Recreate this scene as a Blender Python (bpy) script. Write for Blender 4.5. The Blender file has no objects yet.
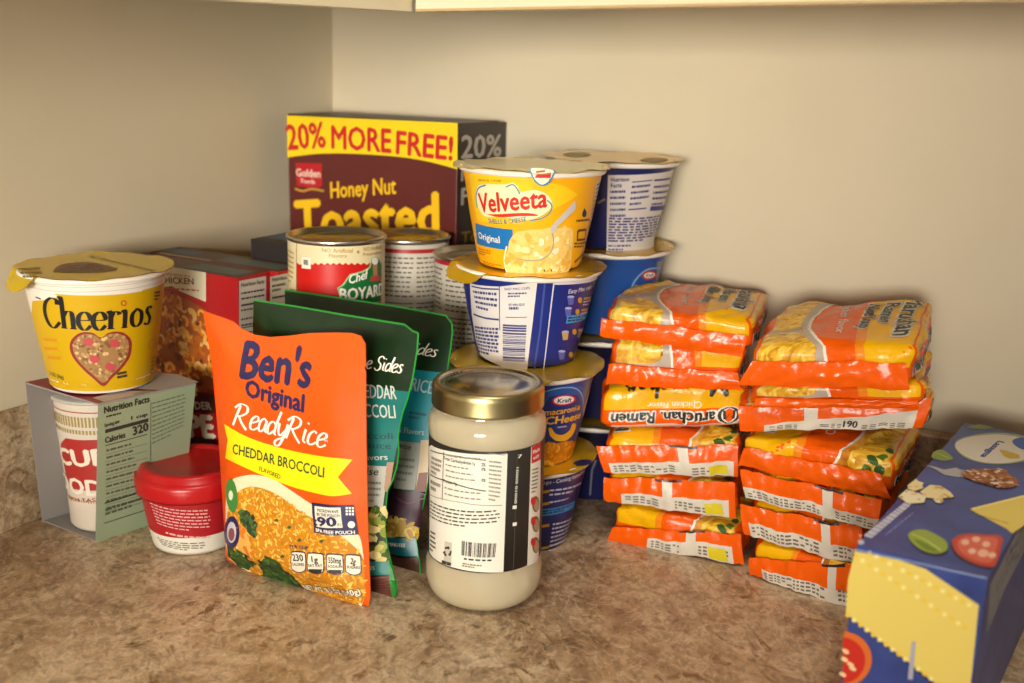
import bpy, bmesh, math, random
from mathutils import Vector, Matrix, noise, geometry
C = bpy.context.scene.collection
PI = math.pi
rnd = random.Random(7)
# ------------------------------------------------------------------ camera
F = 1094.5; PITCH = .2515; ROLL = .0302; CH = .38
CAM = Vector((0, 0, CH))
_fw = Vector((0, math.cos(PITCH), -math.sin(PITCH))); _up0 = Vector((0, math.sin(PITCH), math.cos(PITCH))); _rt0 = Vector((1, 0, 0))
RT = _rt0*math.cos(ROLL) + _up0*math.sin(ROLL); UP = -_rt0*math.sin(ROLL) + _up0*math.cos(ROLL); FW = _fw
def proj(P):
    q = P - CAM; w = q.dot(FW)
    return (512 + F*q.dot(RT)/w, 341.5 - F*q.dot(UP)/w)
def ray(x, y): return FW + RT*((x-512)/F) - UP*((y-341.5)/F)
def at(x, y, z):
    d = ray(x, y); return CAM + d*((z-CH)/d.z)
def onplane(x, y, p, n):
    d = ray(x, y); return CAM + d*((p-CAM).dot(n)/d.dot(n))
cd = bpy.data.cameras.new('camera'); cam = bpy.data.objects.new('camera', cd); C.objects.link(cam)
m = Matrix((RT, UP, -FW)).transposed().to_4x4(); m.translation = CAM; cam.matrix_world = m
cd.sensor_width = 36; cd.lens = F/1024*36; cd.clip_start = .01
cd.dof.use_dof = True; cd.dof.focus_distance = .80; cd.dof.aperture_fstop = 5.0
bpy.context.scene.camera = cam
# ------------------------------------------------------------------ materials
def lin(h):
    h = h.lstrip('#'); r = [int(h[i:i+2], 16)/255 for i in (0, 2, 4)]
    return tuple((c/12.92 if c <= .04045 else ((c+.055)/1.055)**2.4) for c in r) + (1,)
_m = {}
def paint(hexc, rough=.5, metal=0, bump=0, bscale=200, spec=.5, key=''):
    k = (hexc, rough, metal, bump, bscale, spec, key)
    if k in _m: return _m[k]
    M = bpy.data.materials.new('paint_'+hexc.strip('#')); M.use_nodes = True; nt = M.node_tree; b = nt.nodes['Principled BSDF']
    b.inputs['Base Color'].default_value = lin(hexc); b.inputs['Roughness'].default_value = rough; b.inputs['Metallic'].default_value = metal
    b.inputs['Specular IOR Level'].default_value = spec
    if bump:
        tc = nt.nodes.new('ShaderNodeTexCoord'); n = nt.nodes.new('ShaderNodeTexNoise'); n.inputs['Scale'].default_value = bscale; n.inputs['Detail'].default_value = 3
        bp = nt.nodes.new('ShaderNodeBump'); bp.inputs['Strength'].default_value = bump; bp.inputs['Distance'].default_value = .002
        nt.links.new(tc.outputs['Object'], n.inputs['Vector']); nt.links.new(n.outputs['Fac'], bp.inputs['Height']); nt.links.new(bp.outputs['Normal'], b.inputs['Normal'])
    _m[k] = M; return M
def film(hexc, rough=.3): return paint(hexc, rough-.05, bump=.45, bscale=110, spec=.32, key='film')
def noisy(name, stops, scale=60, detail=5, dist=0, rough=.5, kind='noise', bump=0, stretch=(1, 1, 1), nrough=.6, metal=0):
    if name in _m: return _m[name]
    M = bpy.data.materials.new(name); M.use_nodes = True; nt = M.node_tree; b = nt.nodes['Principled BSDF']; b.inputs['Roughness'].default_value = rough; b.inputs['Metallic'].default_value = metal
    tc = nt.nodes.new('ShaderNodeTexCoord'); mp = nt.nodes.new('ShaderNodeMapping'); mp.inputs['Scale'].default_value = stretch
    nt.links.new(tc.outputs['Object'], mp.inputs['Vector'])
    if kind == 'noise':
        t = nt.nodes.new('ShaderNodeTexNoise'); t.inputs['Scale'].default_value = scale; t.inputs['Detail'].default_value = detail; t.inputs['Distortion'].default_value = dist; t.inputs['Roughness'].default_value = nrough; o = t.outputs['Fac']
    elif kind == 'wave':
        t = nt.nodes.new('ShaderNodeTexWave'); t.inputs['Scale'].default_value = scale; t.inputs['Distortion'].default_value = dist; t.inputs['Detail'].default_value = detail; t.inputs['Detail Scale'].default_value = 1.2; o = t.outputs['Fac']
    else:
        t = nt.nodes.new('ShaderNodeTexVoronoi'); t.inputs['Scale'].default_value = scale; o = t.outputs['Distance']
    nt.links.new(mp.outputs['Vector'], t.inputs['Vector'])
    r = nt.nodes.new('ShaderNodeValToRGB'); e = r.color_ramp.elements
    while len(e) < len(stops): e.new(.5)
    for el, (p, h) in zip(e, stops): el.position = p; el.color = lin(h)
    nt.links.new(o, r.inputs['Fac']); nt.links.new(r.outputs['Color'], b.inputs['Base Color'])
    if bump:
        bp = nt.nodes.new('ShaderNodeBump'); bp.inputs['Strength'].default_value = bump; bp.inputs['Distance'].default_value = .002
        nt.links.new(o, bp.inputs['Height']); nt.links.new(bp.outputs['Normal'], b.inputs['Normal'])
    _m[name] = M; return M
# ------------------------------------------------------------------ objects
def tag(o, label, cat, group=None):
    o['label'] = label; o['category'] = cat
    if group: o['group'] = group
    return o
def thing(name, label, cat, loc, group=None):
    o = bpy.data.objects.new(name, None); C.objects.link(o); o.location = loc; o.empty_display_size = .02
    return tag(o, label, cat, group)
class MB:
    """collects faces in world coordinates; build() links them as ONE mesh object"""
    def __init__(s): s.v = []; s.f = []; s.m = []; s.sm = []; s.mats = []
    def mi(s, mat):
        if mat not in s.mats: s.mats.append(mat)
        return s.mats.index(mat)
    def add(s, vs, fs, mat, smooth=True):
        b = len(s.v); s.v += [Vector(p) for p in vs]; k = s.mi(mat)
        for f in fs: s.f.append(tuple(i+b for i in f)); s.m.append(k); s.sm.append(smooth)
    def box(s, o, a, b, c, mat, bev=0, bm_mats=None):
        """box from corner o with edge vectors a, b, c"""
        bm = bmesh.new(); vs = [bm.verts.new(o + a*i + b*j + c*k) for k in (0, 1) for j in (0, 1) for i in (0, 1)]
        for f in ((0, 2, 3, 1), (4, 5, 7, 6), (0, 1, 5, 4), (2, 6, 7, 3), (0, 4, 6, 2), (1, 3, 7, 5)): bm.faces.new([vs[i] for i in f])
        if bev: bmesh.ops.bevel(bm, geom=bm.edges[:], offset=bev, segments=2, affect='EDGES', profile=.6)
        bm.verts.index_update(); s.add([v.co.copy() for v in bm.verts], [tuple(v.index for v in f.verts) for f in bm.faces], mat, False); bm.free()
    def lathe(s, c, prof, mat, n=72, ax=Vector((0, 0, 1)), mats=None, closed=False):
        x = ax.orthogonal().normalized(); y = ax.cross(x); vs = []; k = len(prof)
        for i in range(n):
            t = 2*PI*i/n; d = x*math.cos(t) + y*math.sin(t)
            for r, z in prof: vs.append(c + d*r + ax*z)
        for j in range(k - (0 if closed else 1)):
            fs = [(i*k+j, ((i+1) % n)*k+j, ((i+1) % n)*k+(j+1) % k, i*k+(j+1) % k) for i in range(n)]
            if j == 0: base = len(s.v); s.v += vs
            kk = s.mi(mats[j] if mats else mat)
            for f in fs: s.f.append(tuple(q+base for q in f)); s.m.append(kk); s.sm.append(True)
    def grid(s, fn, nu, nv, mat, u=(0, 1), v=(0, 1), smooth=True):
        vs = [fn(u[0]+(u[1]-u[0])*i/nu, v[0]+(v[1]-v[0])*j/nv) for j in range(nv+1) for i in range(nu+1)]
        s.add(vs, [(j*(nu+1)+i, j*(nu+1)+i+1, (j+1)*(nu+1)+i+1, (j+1)*(nu+1)+i) for j in range(nv) for i in range(nu)], mat, smooth)
    def build(s, name, parent=None, label=None):
        org = parent_loc(parent) if parent else Vector()
        me = bpy.data.meshes.new(name); me.from_pydata([tuple(v-org) for v in s.v], [], s.f)

        for mt in s.mats: me.materials.append(mt)
        me.polygons.foreach_set('material_index', s.m); me.polygons.foreach_set('use_smooth', s.sm); me.update()
        if getattr(s, 'weld', 0):
            bm = bmesh.new(); bm.from_mesh(me); bmesh.ops.remove_doubles(bm, verts=bm.verts[:], dist=1e-5); bm.to_mesh(me); bm.free()
        o = bpy.data.objects.new(name, me); C.objects.link(o)
        if parent: o.parent = parent
        if label: o['label'] = label
        return o
def parent_loc(p):
    v = Vector()
    while p: v += p.location; p = p.parent
    return v
# ------------------------------------------------------------------ surfaces and printed artwork
_txt = {}
def text2d(s, bold=0, sp=1.0):
    k = (s, bold, sp)
    if k in _txt: return _txt[k]
    cu = bpy.data.curves.new('t', 'FONT'); cu.body = s; cu.fill_mode = 'FRONT'; cu.resolution_u = 2; cu.offset = bold; cu.space_character = sp; cu.size = 1
    o = bpy.data.objects.new('t', cu); C.objects.link(o); dg = bpy.context.evaluated_depsgraph_get(); dg.update()
    me = o.evaluated_get(dg).to_mesh(); vs = [(v.co.x, v.co.y) for v in me.vertices]; fs = [tuple(p.vertices) for p in me.polygons]
    o.evaluated_get(dg).to_mesh_clear(); bpy.data.objects.remove(o); bpy.data.curves.remove(cu)
    if not vs: vs = [(0, 0), (1, 0), (1, 1)]; fs = []
    _txt[k] = (vs, fs); return _txt[k]
class Surf:
    def __init__(s, fn, g=(0, 0), step=(None, None), flip=1):
        s.f = fn; s.g = g; s.step = step; s.flip = flip
    def nrm(s, u, v):
        e = 1e-4; a = s.f(u+e, v) - s.f(u-e, v); b = s.f(u, v+e) - s.f(u, v-e); n = a.cross(b)
        if n.length < 1e-14: return Vector((0, 0, 1))
        return n.normalized()*s.flip
    def P(s, u, v, h): return s.f(u, v) + s.nrm(u, v)*h
    def uv(s, x, y, g=None, _d=0):
        u, v = g or s.g
        for _ in range(25):
            p = proj(s.f(u, v)); ex = x-p[0]; ey = y-p[1]
            if abs(ex)+abs(ey) < .01: break
            e = 1e-5; a = proj(s.f(u+e, v)); b = proj(s.f(u, v+e))
            j = [(a[0]-p[0])/e, (b[0]-p[0])/e, (a[1]-p[1])/e, (b[1]-p[1])/e]; D = j[0]*j[3]-j[1]*j[2]
            if abs(D) < 1e-12: break
            du = (ex*j[3]-j[1]*ey)/D; dv = (j[0]*ey-j[2]*ex)/D; L = math.hypot(du, dv); mx = .03*getattr(s, 'big', 1)
            if L > mx: du *= mx/L; dv *= mx/L
            u += du; v += dv
        if _d < 14:
            p = proj(s.f(u, v))
            if abs(x-p[0])+abs(y-p[1]) > 1.2:
                c = proj(s.f(*s.g)); k = 2.5/(abs(c[0]-x)+1e-6); return s.uv(x+(c[0]-x)*min(1, k), y, g, _d+1)
        return (u, v)
L0 = .00013
class Art:
    """lays flat printed shapes onto a surface as faces of the same mesh"""
    def __init__(s, mb, surf, px=True): s.mb = mb; s.s = surf; s.px = px
    def c(s, p): return s.s.uv(*p) if s.px else p
    def put(s, vs, fs, mat, layer):
        su, sv = s.s.step
        if not fs: return
        if su or sv:
            bm = bmesh.new(); V = [bm.verts.new((x, y, 0)) for x, y in vs]
            for f in fs:
                try: bm.faces.new([V[i] for i in f])
                except ValueError: pass
            for st, ax in ((su, 0), (sv, 1)):
                if not st: continue
                lo = min(p[ax] for p in vs); hi = max(p[ax] for p in vs); k = math.ceil(lo/st)
                while k*st < hi and k*st-lo < 400*st:
                    co = [0, 0, 0]; co[ax] = k*st; no = [0, 0, 0]; no[ax] = 1
                    if k*st > lo+1e-7: bmesh.ops.bisect_plane(bm, geom=bm.verts[:]+bm.edges[:]+bm.faces[:], dist=1e-8, plane_co=co, plane_no=no)
                    k += 1
            bm.verts.index_update(); vs = [(v.co.x, v.co.y) for v in bm.verts]; fs = [tuple(v.index for v in f.verts) for f in bm.faces]; bm.free()
        s.mb.add([s.s.P(x, y, L0*layer) for x, y in vs], fs, mat, bool(su or sv))
    def polyuv(s, pts, mat, layer=1):
        tr = geometry.tessellate_polygon([[Vector((x, y, 0)) for x, y in pts]])
        s.put(pts, [tuple(t) for t in tr], mat, layer)
    def poly(s, pts, mat, layer=1): s.polyuv([s.c(p) for p in pts], mat, layer)
    def text(s, t, p1, p2, h, mat, layer=3, bold=.02, shear=0, sp=1.0, arc=0, upuv=None):
        vs, fs = text2d(t, 0, sp)
        if not fs: return
        x0 = min(v[0] for v in vs); x1 = max(v[0] for v in vs); w = max(x1-x0, 1e-6)
        a = s.c(p1); b = s.c(p2); dx = b[0]-a[0]; dy = b[1]-a[1]; L = math.hypot(dx, dy)
        n = (-dy/L, dx/L)
        if upuv: n = upuv
        if s.px:
            mx, my = (a[0]+b[0])/2, (a[1]+b[1])/2; e = 1e-4; q0 = proj(s.s.f(mx, my)); q1 = proj(s.s.f(mx+n[0]*e, my+n[1]*e)); pl = math.hypot(q1[0]-q0[0], q1[1]-q0[1])/e
            # keep letters upright on the picture whatever the hand of (u, v)
            cr = (p2[0]-p1[0])*(q1[1]-q0[1])-(p2[1]-p1[1])*(q1[0]-q0[0])
            if cr > 0: n = (-n[0], -n[1])
            H = h/pl
        else: H = h
        sc = H/.73
        out = []
        for x, y in vs:
            k = (x-x0)/w; yy = y*sc + arc*H*4*k*(1-k)
            xx = k*L + shear*y*sc
            out.append((a[0]+dx/L*xx+n[0]*yy, a[1]+dy/L*xx+n[1]*yy))
        B_ = bold*sc*.62; offs = [(0, 0)] if B_ <= 0 else ([(-B_, 0), (B_, 0)] if bold < .035 else [(-B_, 0), (B_, 0), (0, B_*.8), (0, -B_*.8), (0, 0)])
        if bold >= .1: offs += [(B_*.7, B_*.7), (-B_*.7, B_*.7), (B_*.7, -B_*.7), (-B_*.7, -B_*.7)]
        for k, (ox, oy) in enumerate(offs): s.put([(x+dx/L*ox*L/w/sc+n[0]*oy, y+dy/L*ox*L/w/sc+n[1]*oy) for x, y in out], fs, mat, layer+k*.12)
    def ribbon(s, pts, widths, mat, layer=2, nib=None):
        """pts in uv; widths per point (uv units)"""
        n = len(pts); le = []; ri = []
        for i, (x, y) in enumerate(pts):
            a = pts[max(0, i-1)]; b = pts[min(n-1, i+1)]; dx = b[0]-a[0]; dy = b[1]-a[1]; L = math.hypot(dx, dy) or 1
            w = widths[i] if not nib else nib[0] + (nib[1]-nib[0])*abs((dx*nib[2][0]+dy*nib[2][1])/L)**1.3
            nx, ny = -dy/L*w/2, dx/L*w/2; le.append((x+nx, y+ny)); ri.append((x-nx, y-ny))
        s.put(le+ri, [(i, i+1, n+i+1, n+i) for i in range(n-1)], mat, layer)
    def line(s, pts, wpx, mat, layer=2, curve=False):
        q = [s.c(p) for p in (spl(pts) if curve else pts)]
        k = s.pxl(q[len(q)//2]) if s.px else 1
        s.ribbon(q, [wpx/k]*len(q), mat, layer)
    def pxl(s, q):
        e = 1e-4; p0 = proj(s.s.f(*q)); a = proj(s.s.f(q[0]+e, q[1])); b = proj(s.s.f(q[0], q[1]+e))
        return math.sqrt(abs((a[0]-p0[0])*(b[1]-p0[1])-(a[1]-p0[1])*(b[0]-p0[0])))/e
    def quad(s, q, fn=None):
        tl, tr, br, bl = [s.c(p) for p in q]
        def g(x, y):
            a = (tl[0]+(tr[0]-tl[0])*x, tl[1]+(tr[1]-tl[1])*x); b = (bl[0]+(br[0]-bl[0])*x, bl[1]+(br[1]-bl[1])*x)
            return (a[0]+(b[0]-a[0])*y, a[1]+(b[1]-a[1])*y)
        return g
    def greek(s, q, n, mat, layer=3, fill=.55, word=(.05, .16), gap=.03, last=.6, seed=0):
        """lines of print too small to read, as word-sized strokes"""
        g = s.quad(q); r = random.Random(seed+n)
        for i in range(n):
            y0 = (i+.5-fill/2)/n; y1 = (i+.5+fill/2)/n; x = 0; xe = last if i == n-1 else 1-.06*r.random()
            while x < xe:
                w = min(r.uniform(*word), xe-x)
                if w > .01: s.put([g(x, y0), g(x+w, y0), g(x+w, y1), g(x, y1)], [(0, 1, 2, 3)], mat, layer)
                x += w+gap
    def bars(s, q, n, mat, layer=3, seed=1):
        g = s.quad(q); r = random.Random(seed); w = [r.choice((.4, .7, 1, 1.5)) for _ in range(2*n)]; T = sum(w); x = 0
        for i in range(2*n):
            if i % 2 == 0: s.put([g(x/T, 0), g((x+w[i])/T, 0), g((x+w[i])/T, 1), g(x/T, 1)], [(0, 1, 2, 3)], mat, layer)
            x += w[i]
    def scatter(s, region, n, shape, mats, layer=3, seed=3, size=(1, 1), ang=(0, 6.28), holes=()):
        """region polygon in px or uv; shape: list of uv points (size 1) put at random inside"""
        R = [s.c(p) for p in region]; r = random.Random(seed); xs = [p[0] for p in R]; ys = [p[1] for p in R]; k = 0; tries = 0
        H = [[s.c(p) for p in h] for h in holes]
        while k < n and tries < n*6:
            tries += 1; x = r.uniform(min(xs), max(xs)); y = r.uniform(min(ys), max(ys))
            if not inside((x, y), R) or any(inside((x, y), h) for h in H): continue
            a = r.uniform(*ang); sz = r.uniform(*size); ca, sa = math.cos(a)*sz, math.sin(a)*sz
            s.put([(x+px*ca-py*sa, y+px*sa+py*ca) for px, py in shape], [tuple(range(len(shape)))], r.choice(mats), layer+(k % 5)*.35); k += 1
    def ell(s, c, rx, ry, mat, layer=2, n=28, rot=0, a0=0, a1=2*PI):
        pts = []
        for i in range(n):
            t = a0+(a1-a0)*i/n; x = rx*math.cos(t); y = ry*math.sin(t)
            pts.append((c[0]+x*math.cos(rot)-y*math.sin(rot), c[1]+x*math.sin(rot)+y*math.cos(rot)))
        s.poly(pts, mat, layer)
def inside(p, R):
    x, y = p; c = False; j = len(R)-1
    for i in range(len(R)):
        if (R[i][1] > y) != (R[j][1] > y) and x < (R[j][0]-R[i][0])*(y-R[i][1])/(R[j][1]-R[i][1]+1e-12)+R[i][0]: c = not c
        j = i
    return c
def spl(p, k=6):
    out = []
    for i in range(len(p)-1):
        a = p[max(0, i-1)]; b = p[i]; c = p[i+1]; d = p[min(len(p)-1, i+2)]
        for j in range(k):
            t = j/k; out.append(tuple(.5*((2*b[q])+(-a[q]+c[q])*t+(2*a[q]-5*b[q]+4*c[q]-d[q])*t*t+(-a[q]+3*b[q]-3*c[q]+d[q])*t**3) for q in (0, 1)))
    out.append(tuple(p[-1])); return out
def cspl(p, k=5):
    q = spl([p[-1]]+list(p)+[p[0], p[1]], k); return q[k:-k-1]
GLY = {  # handwriting and brush skeletons: advance, strokes
 'R': (.85, [[(.02, 0), (.1, .5), (.2, .95)], [(-.08, .8), (.2, 1.02), (.55, .95), (.6, .7), (.35, .5), (.1, .46)], [(.22, .48), (.45, .2), (.78, -.08)]]),
 'e': (.5, [[(.04, .27), (.25, .33), (.42, .45), (.36, .6), (.2, .58), (.05, .36), (.1, .06), (.28, 0), (.5, .14)]]),
 'a': (.52, [[(.42, .5), (.26, .61), (.06, .42), (.04, .12), (.16, 0), (.34, .16), (.43, .56)], [(.43, .56), (.4, .12), (.54, .02)]]),
 'd': (.55, [[(.42, .48), (.26, .6), (.06, .42), (.04, .12), (.16, 0), (.36, .18)], [(.56, 1.08), (.46, .5), (.42, .1), (.54, .02)]]),
 'y': (.52, [[(.06, .6), (.08, .2), (.22, .06), (.42, .3)], [(.5, .62), (.42, .1), (.28, -.36), (.06, -.4), (.04, -.2), (.45, .02)]]),
 'i': (.28, [[(.1, .6), (.08, .12), (.24, .02)], [(.14, .84), (.16, .9)]]),
 'c': (.48, [[(.4, .52), (.25, .6), (.06, .42), (.06, .1), (.22, 0), (.48, .14)]]),
 'S': (.62, [[(.6, .84), (.42, 1.02), (.16, .88), (.18, .62), (.42, .42), (.42, .1), (.18, -.04), (-.05, .12)]]),
 's': (.4, [[(.36, .54), (.22, .61), (.1, .48), (.3, .2), (.2, 0), (.0, .06)]]),
 'C': (.66, [[(.62, .8), (.6, .95), (.4, 1.0), (.14, .8), (.03, .45), (.13, .1), (.36, -.02), (.64, .2)]]),
 'h': (.6, [[(.02, 1.03), (.12, 1.0), (.12, 0)], [(.0, .02), (.24, .02)], [(.12, .4), (.26, .58), (.42, .58), (.46, .4), (.46, 0)], [(.34, .02), (.58, .02)]]),
 'r': (.5, [[(.0, .56), (.12, .58), (.12, 0)], [(.0, .02), (.26, .02)], [(.12, .38), (.24, .58), (.38, .56), (.42, .48)]]),
 'I': (.34, [[(.0, .56), (.12, .58), (.12, 0)], [(.0, .02), (.24, .02)]]),
 'E': (.5, [[(.06, .32), (.42, .34), (.4, .52), (.25, .6), (.08, .46), (.05, .2), (.16, .02), (.3, 0), (.46, .14)]]),
 'o': (.6, [[(.25, .6), (.07, .45), (.07, .14), (.25, 0), (.44, .14), (.44, .45), (.25, .6), (.2, .59)]]),
 'z': (.42, [[(.36, .46), (.34, .58), (.2, .61), (.08, .48), (.16, .34), (.34, .22), (.34, .06), (.18, 0), (.06, .06), (.04, .16)]]),
 ' ': (.3, []),
}
def script(A, s, p1, p2, h, mat, layer=3, nib=(.05, .1), shear=0., vert=False):
    """letters drawn with a pen of varying width, laid from p1 to p2 (px) with cap height h (px)"""
    W = sum(GLY[c][0] for c in s); a = A.c(p1); b = A.c(p2); dx = b[0]-a[0]; dy = b[1]-a[1]; L = math.hypot(dx, dy); n = (-dy/L, dx/L)
    mx, my = (a[0]+b[0])/2, (a[1]+b[1])/2; e = 1e-4; q0 = proj(A.s.f(mx, my)); q1 = proj(A.s.f(mx+n[0]*e, my+n[1]*e)); pl = math.hypot(q1[0]-q0[0], q1[1]-q0[1])/e
    if (p2[0]-p1[0])*(q1[1]-q0[1])-(p2[1]-p1[1])*(q1[0]-q0[0]) > 0: n = (-n[0], -n[1])
    H = h/pl; x = 0
    for ch in s:
        adv, st = GLY[ch]
        for q in st:
            q = spl(q, 5) if len(q) > 2 else q
            pts = [(a[0]+dx/L*((x+u)/W*L+shear*v*H)+n[0]*v*H, a[1]+dy/L*((x+u)/W*L+shear*v*H)+n[1]*v*H) for u, v in q]
            A.ribbon(pts, None, mat, layer, nib=(nib[0]*H, nib[1]*H, n))
        x += adv
GRAIN = [(1, 0), (.6, .34), (-.6, .34), (-1, 0), (-.6, -.34), (.6, -.34)]
BLOB = [(math.cos(t)*(1+.2*math.sin(3*t)), math.sin(t)*(.75+.1*math.cos(2*t))) for t in [i*2*PI/9 for i in range(9)]]
MAC = [(-1, -.1), (-.9, .5), (-.3, .95), (.4, .95), (1, .45), (1, -.1), (.55, -.15), (.35, .3), (-.1, .4), (-.45, .2), (-.5, -.2)]
def vcyl(cx, cy, prof, z0, big=1, step=.004):
    """surface round a vertical axis; u = angle from the direction facing the camera * mean radius, v = height"""
    R = sum(p[0] for p in prof)/len(prof); base = math.atan2(-cy, -cx)
    def rad(v):
        if v <= prof[0][1]: return prof[0][0]
        for a, b in zip(prof, prof[1:]):
            if v <= b[1]: return a[0]+(b[0]-a[0])*(v-a[1])/(b[1]-a[1]+1e-9)
        return prof[-1][0]
    def f(u, v):
        t = base+u/R; r = rad(v); return Vector((cx+r*math.cos(t), cy+r*math.sin(t), z0+v))
    S = Surf(f, (0, (prof[0][1]+prof[-1][1])/2), (step, .005), 1); S.R = R; return S
def vplane(p, a, up=Vector((0, 0, 1)), flip=1, g=(0, 0)):
    return Surf(lambda u, v: p+a*u+up*v, g, (None, None), flip)
NAVY = paint('1c2358', .4); WHITE = paint('ece6d8', .45); BLACK = paint('1c1a18', .5); INK = paint('3a352f', .6)
# ------------------------------------------------------------------ the room corner
AL = .51; DL = Vector((math.sin(AL), math.cos(AL), 0)); DR = Vector((math.cos(AL), -math.sin(AL), 0)); NR = -DL; NL = Vector((DL.y, -DL.x, 0)); Z = Vector((0, 0, 1))
K = Vector((-.1977, 1.188, 0))
wallm = noisy('wall_paint', [(.3, 'd8ccb0'), (.7, 'dccfb4')], scale=9, rough=.55, bump=.02)
def struct(mb, name): o = mb.build(name); o['kind'] = 'structure'; return o
b = MB(); b.box(K-DL*2.6-NL*.1-Z*.9, DL*2.7, NL*.1, Z*2.6, wallm); struct(b, 'wall_left')
b = MB(); b.box(K-NR*.1-Z*.9, DR*2.4, NR*.1, Z*2.6, wallm); struct(b, 'wall_right')
b = MB(); b.box(Vector((-2.2, -2, -.95)), Vector((5, 0, 0)), Vector((0, 4.5, 0)), Z*.05, noisy('floor_tile', [(.3, '8d7a64'), (.7, 'a3927c')], scale=3)); struct(b, 'floor')
# laminate counter with swirling brown veins
def counter_mat():
    M = bpy.data.materials.new('counter_laminate'); M.use_nodes = True; nt = M.node_tree; N = nt.nodes; lk = nt.links.new; b = N['Principled BSDF']
    tc = N.new('ShaderNodeTexCoord'); mp = N.new('ShaderNodeMapping'); mp.inputs['Scale'].default_value = (1.25, .95, 1.2); mp.inputs['Rotation'].default_value = (0, 0, .5); lk(tc.outputs['Object'], mp.inputs['Vector'])
    def nz(scale, det, dist, rough=.6):
        n = N.new('ShaderNodeTexNoise'); n.inputs['Scale'].default_value = scale; n.inputs['Detail'].default_value = det; n.inputs['Distortion'].default_value = dist; n.inputs['Roughness'].default_value = rough; lk(mp.outputs['Vector'], n.inputs['Vector']); return n
    def ramp(n, st, out='Fac'):
        r = N.new('ShaderNodeValToRGB'); e = r.color_ramp.elements
        while len(e) < len(st): e.new(.5)
        for el, (p, h) in zip(e, st): el.position = p; el.color = lin(h)
        lk(n.outputs[out], r.inputs['Fac']); return r
    def mix(f, a, c, t='MIX'):
        x = N.new('ShaderNodeMixRGB'); x.blend_type = t
        if isinstance(f, float): x.inputs['Fac'].default_value = f
        else: lk(f, x.inputs['Fac'])
        lk(a, x.inputs['Color1']); lk(c, x.inputs['Color2']); return x.outputs['Color']
    base = ramp(nz(16, 6, 1.6), [(.30, '84674a'), (.47, 'b09472'), (.66, 'd0b896')])
    dark = ramp(nz(30, 4, 2.2), [(.56, '000000'), (.68, 'ffffff')])
    brown = N.new('ShaderNodeRGB'); brown.outputs[0].default_value = lin('7d6040')
    c1 = mix(dark.outputs['Color'], base.outputs['Color'], brown.outputs[0])
    vein = ramp(nz(20, 3, 3.4, .5), [(.465, '000000'), (.497, 'a8a8a8'), (.53, '000000')])
    lt = N.new('ShaderNodeRGB'); lt.outputs[0].default_value = lin('e6d4b4')
    c2 = mix(vein.outputs['Color'], c1, lt.outputs[0])
    v2 = ramp(nz(34, 2, 4.5, .5), [(.47, '000000'), (.5, '7c7c7c'), (.53, '000000')]); c2 = mix(v2.outputs['Color'], c2, brown.outputs[0])
    fine = ramp(nz(140, 3, 1.), [(.35, '9a9a9a'), (.55, 'ffffff')])
    c3 = mix(.55, c2, fine.outputs['Color'], 'MULTIPLY')
    lk(c3, b.inputs['Base Color']); b.inputs['Roughness'].default_value = .34; b.inputs['Specular IOR Level'].default_value = .45
    return M
CM = counter_mat()
def Lpoly(w, z0, z1, mat):
    Kc = K+(NR+NL)*.0015
    q = [Kc, K+DR*1.9+NR*.0015, K+DR*1.9+NR*w, K+DR*w+NR*w, K-DL*1.9+NL*w, K-DL*1.9+NL*.0015]
    q = [q[0], q[1], q[2], K+NR*w+NL*w, q[4], q[5]]
    mb = MB(); n = len(q); vs = [p+Z*z0 for p in q]+[p+Z*z1 for p in q]
    tr = geometry.tessellate_polygon([q]); mb.add(vs, [tuple(i+n for i in t) for t in tr]+[tuple(t) for t in tr]+[(i, (i+1) % n, n+(i+1) % n, n+i) for i in range(n)], mat, False); return mb
o = Lpoly(.66, -.04, 0, CM).build('countertop'); tag(o, 'brown swirled laminate countertop running round the corner under all the food', 'worktop')
b = MB(); b.box(K-DL*1.9+NL*.0005, DL*1.899, NL*.004, Z*.1, CM, .0015); tag(b.build('backsplash'), 'brown backsplash strip standing against the shaded grey wall', 'backsplash')
b = MB(); b.box(K+DR*.014+NR*.0005, DR*1.8, NR*.018, Z*.089, CM, .0015); tag(b.build('backsplash'), 'brown backsplash strip behind the noodle packets on the bright wall', 'backsplash')
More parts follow.
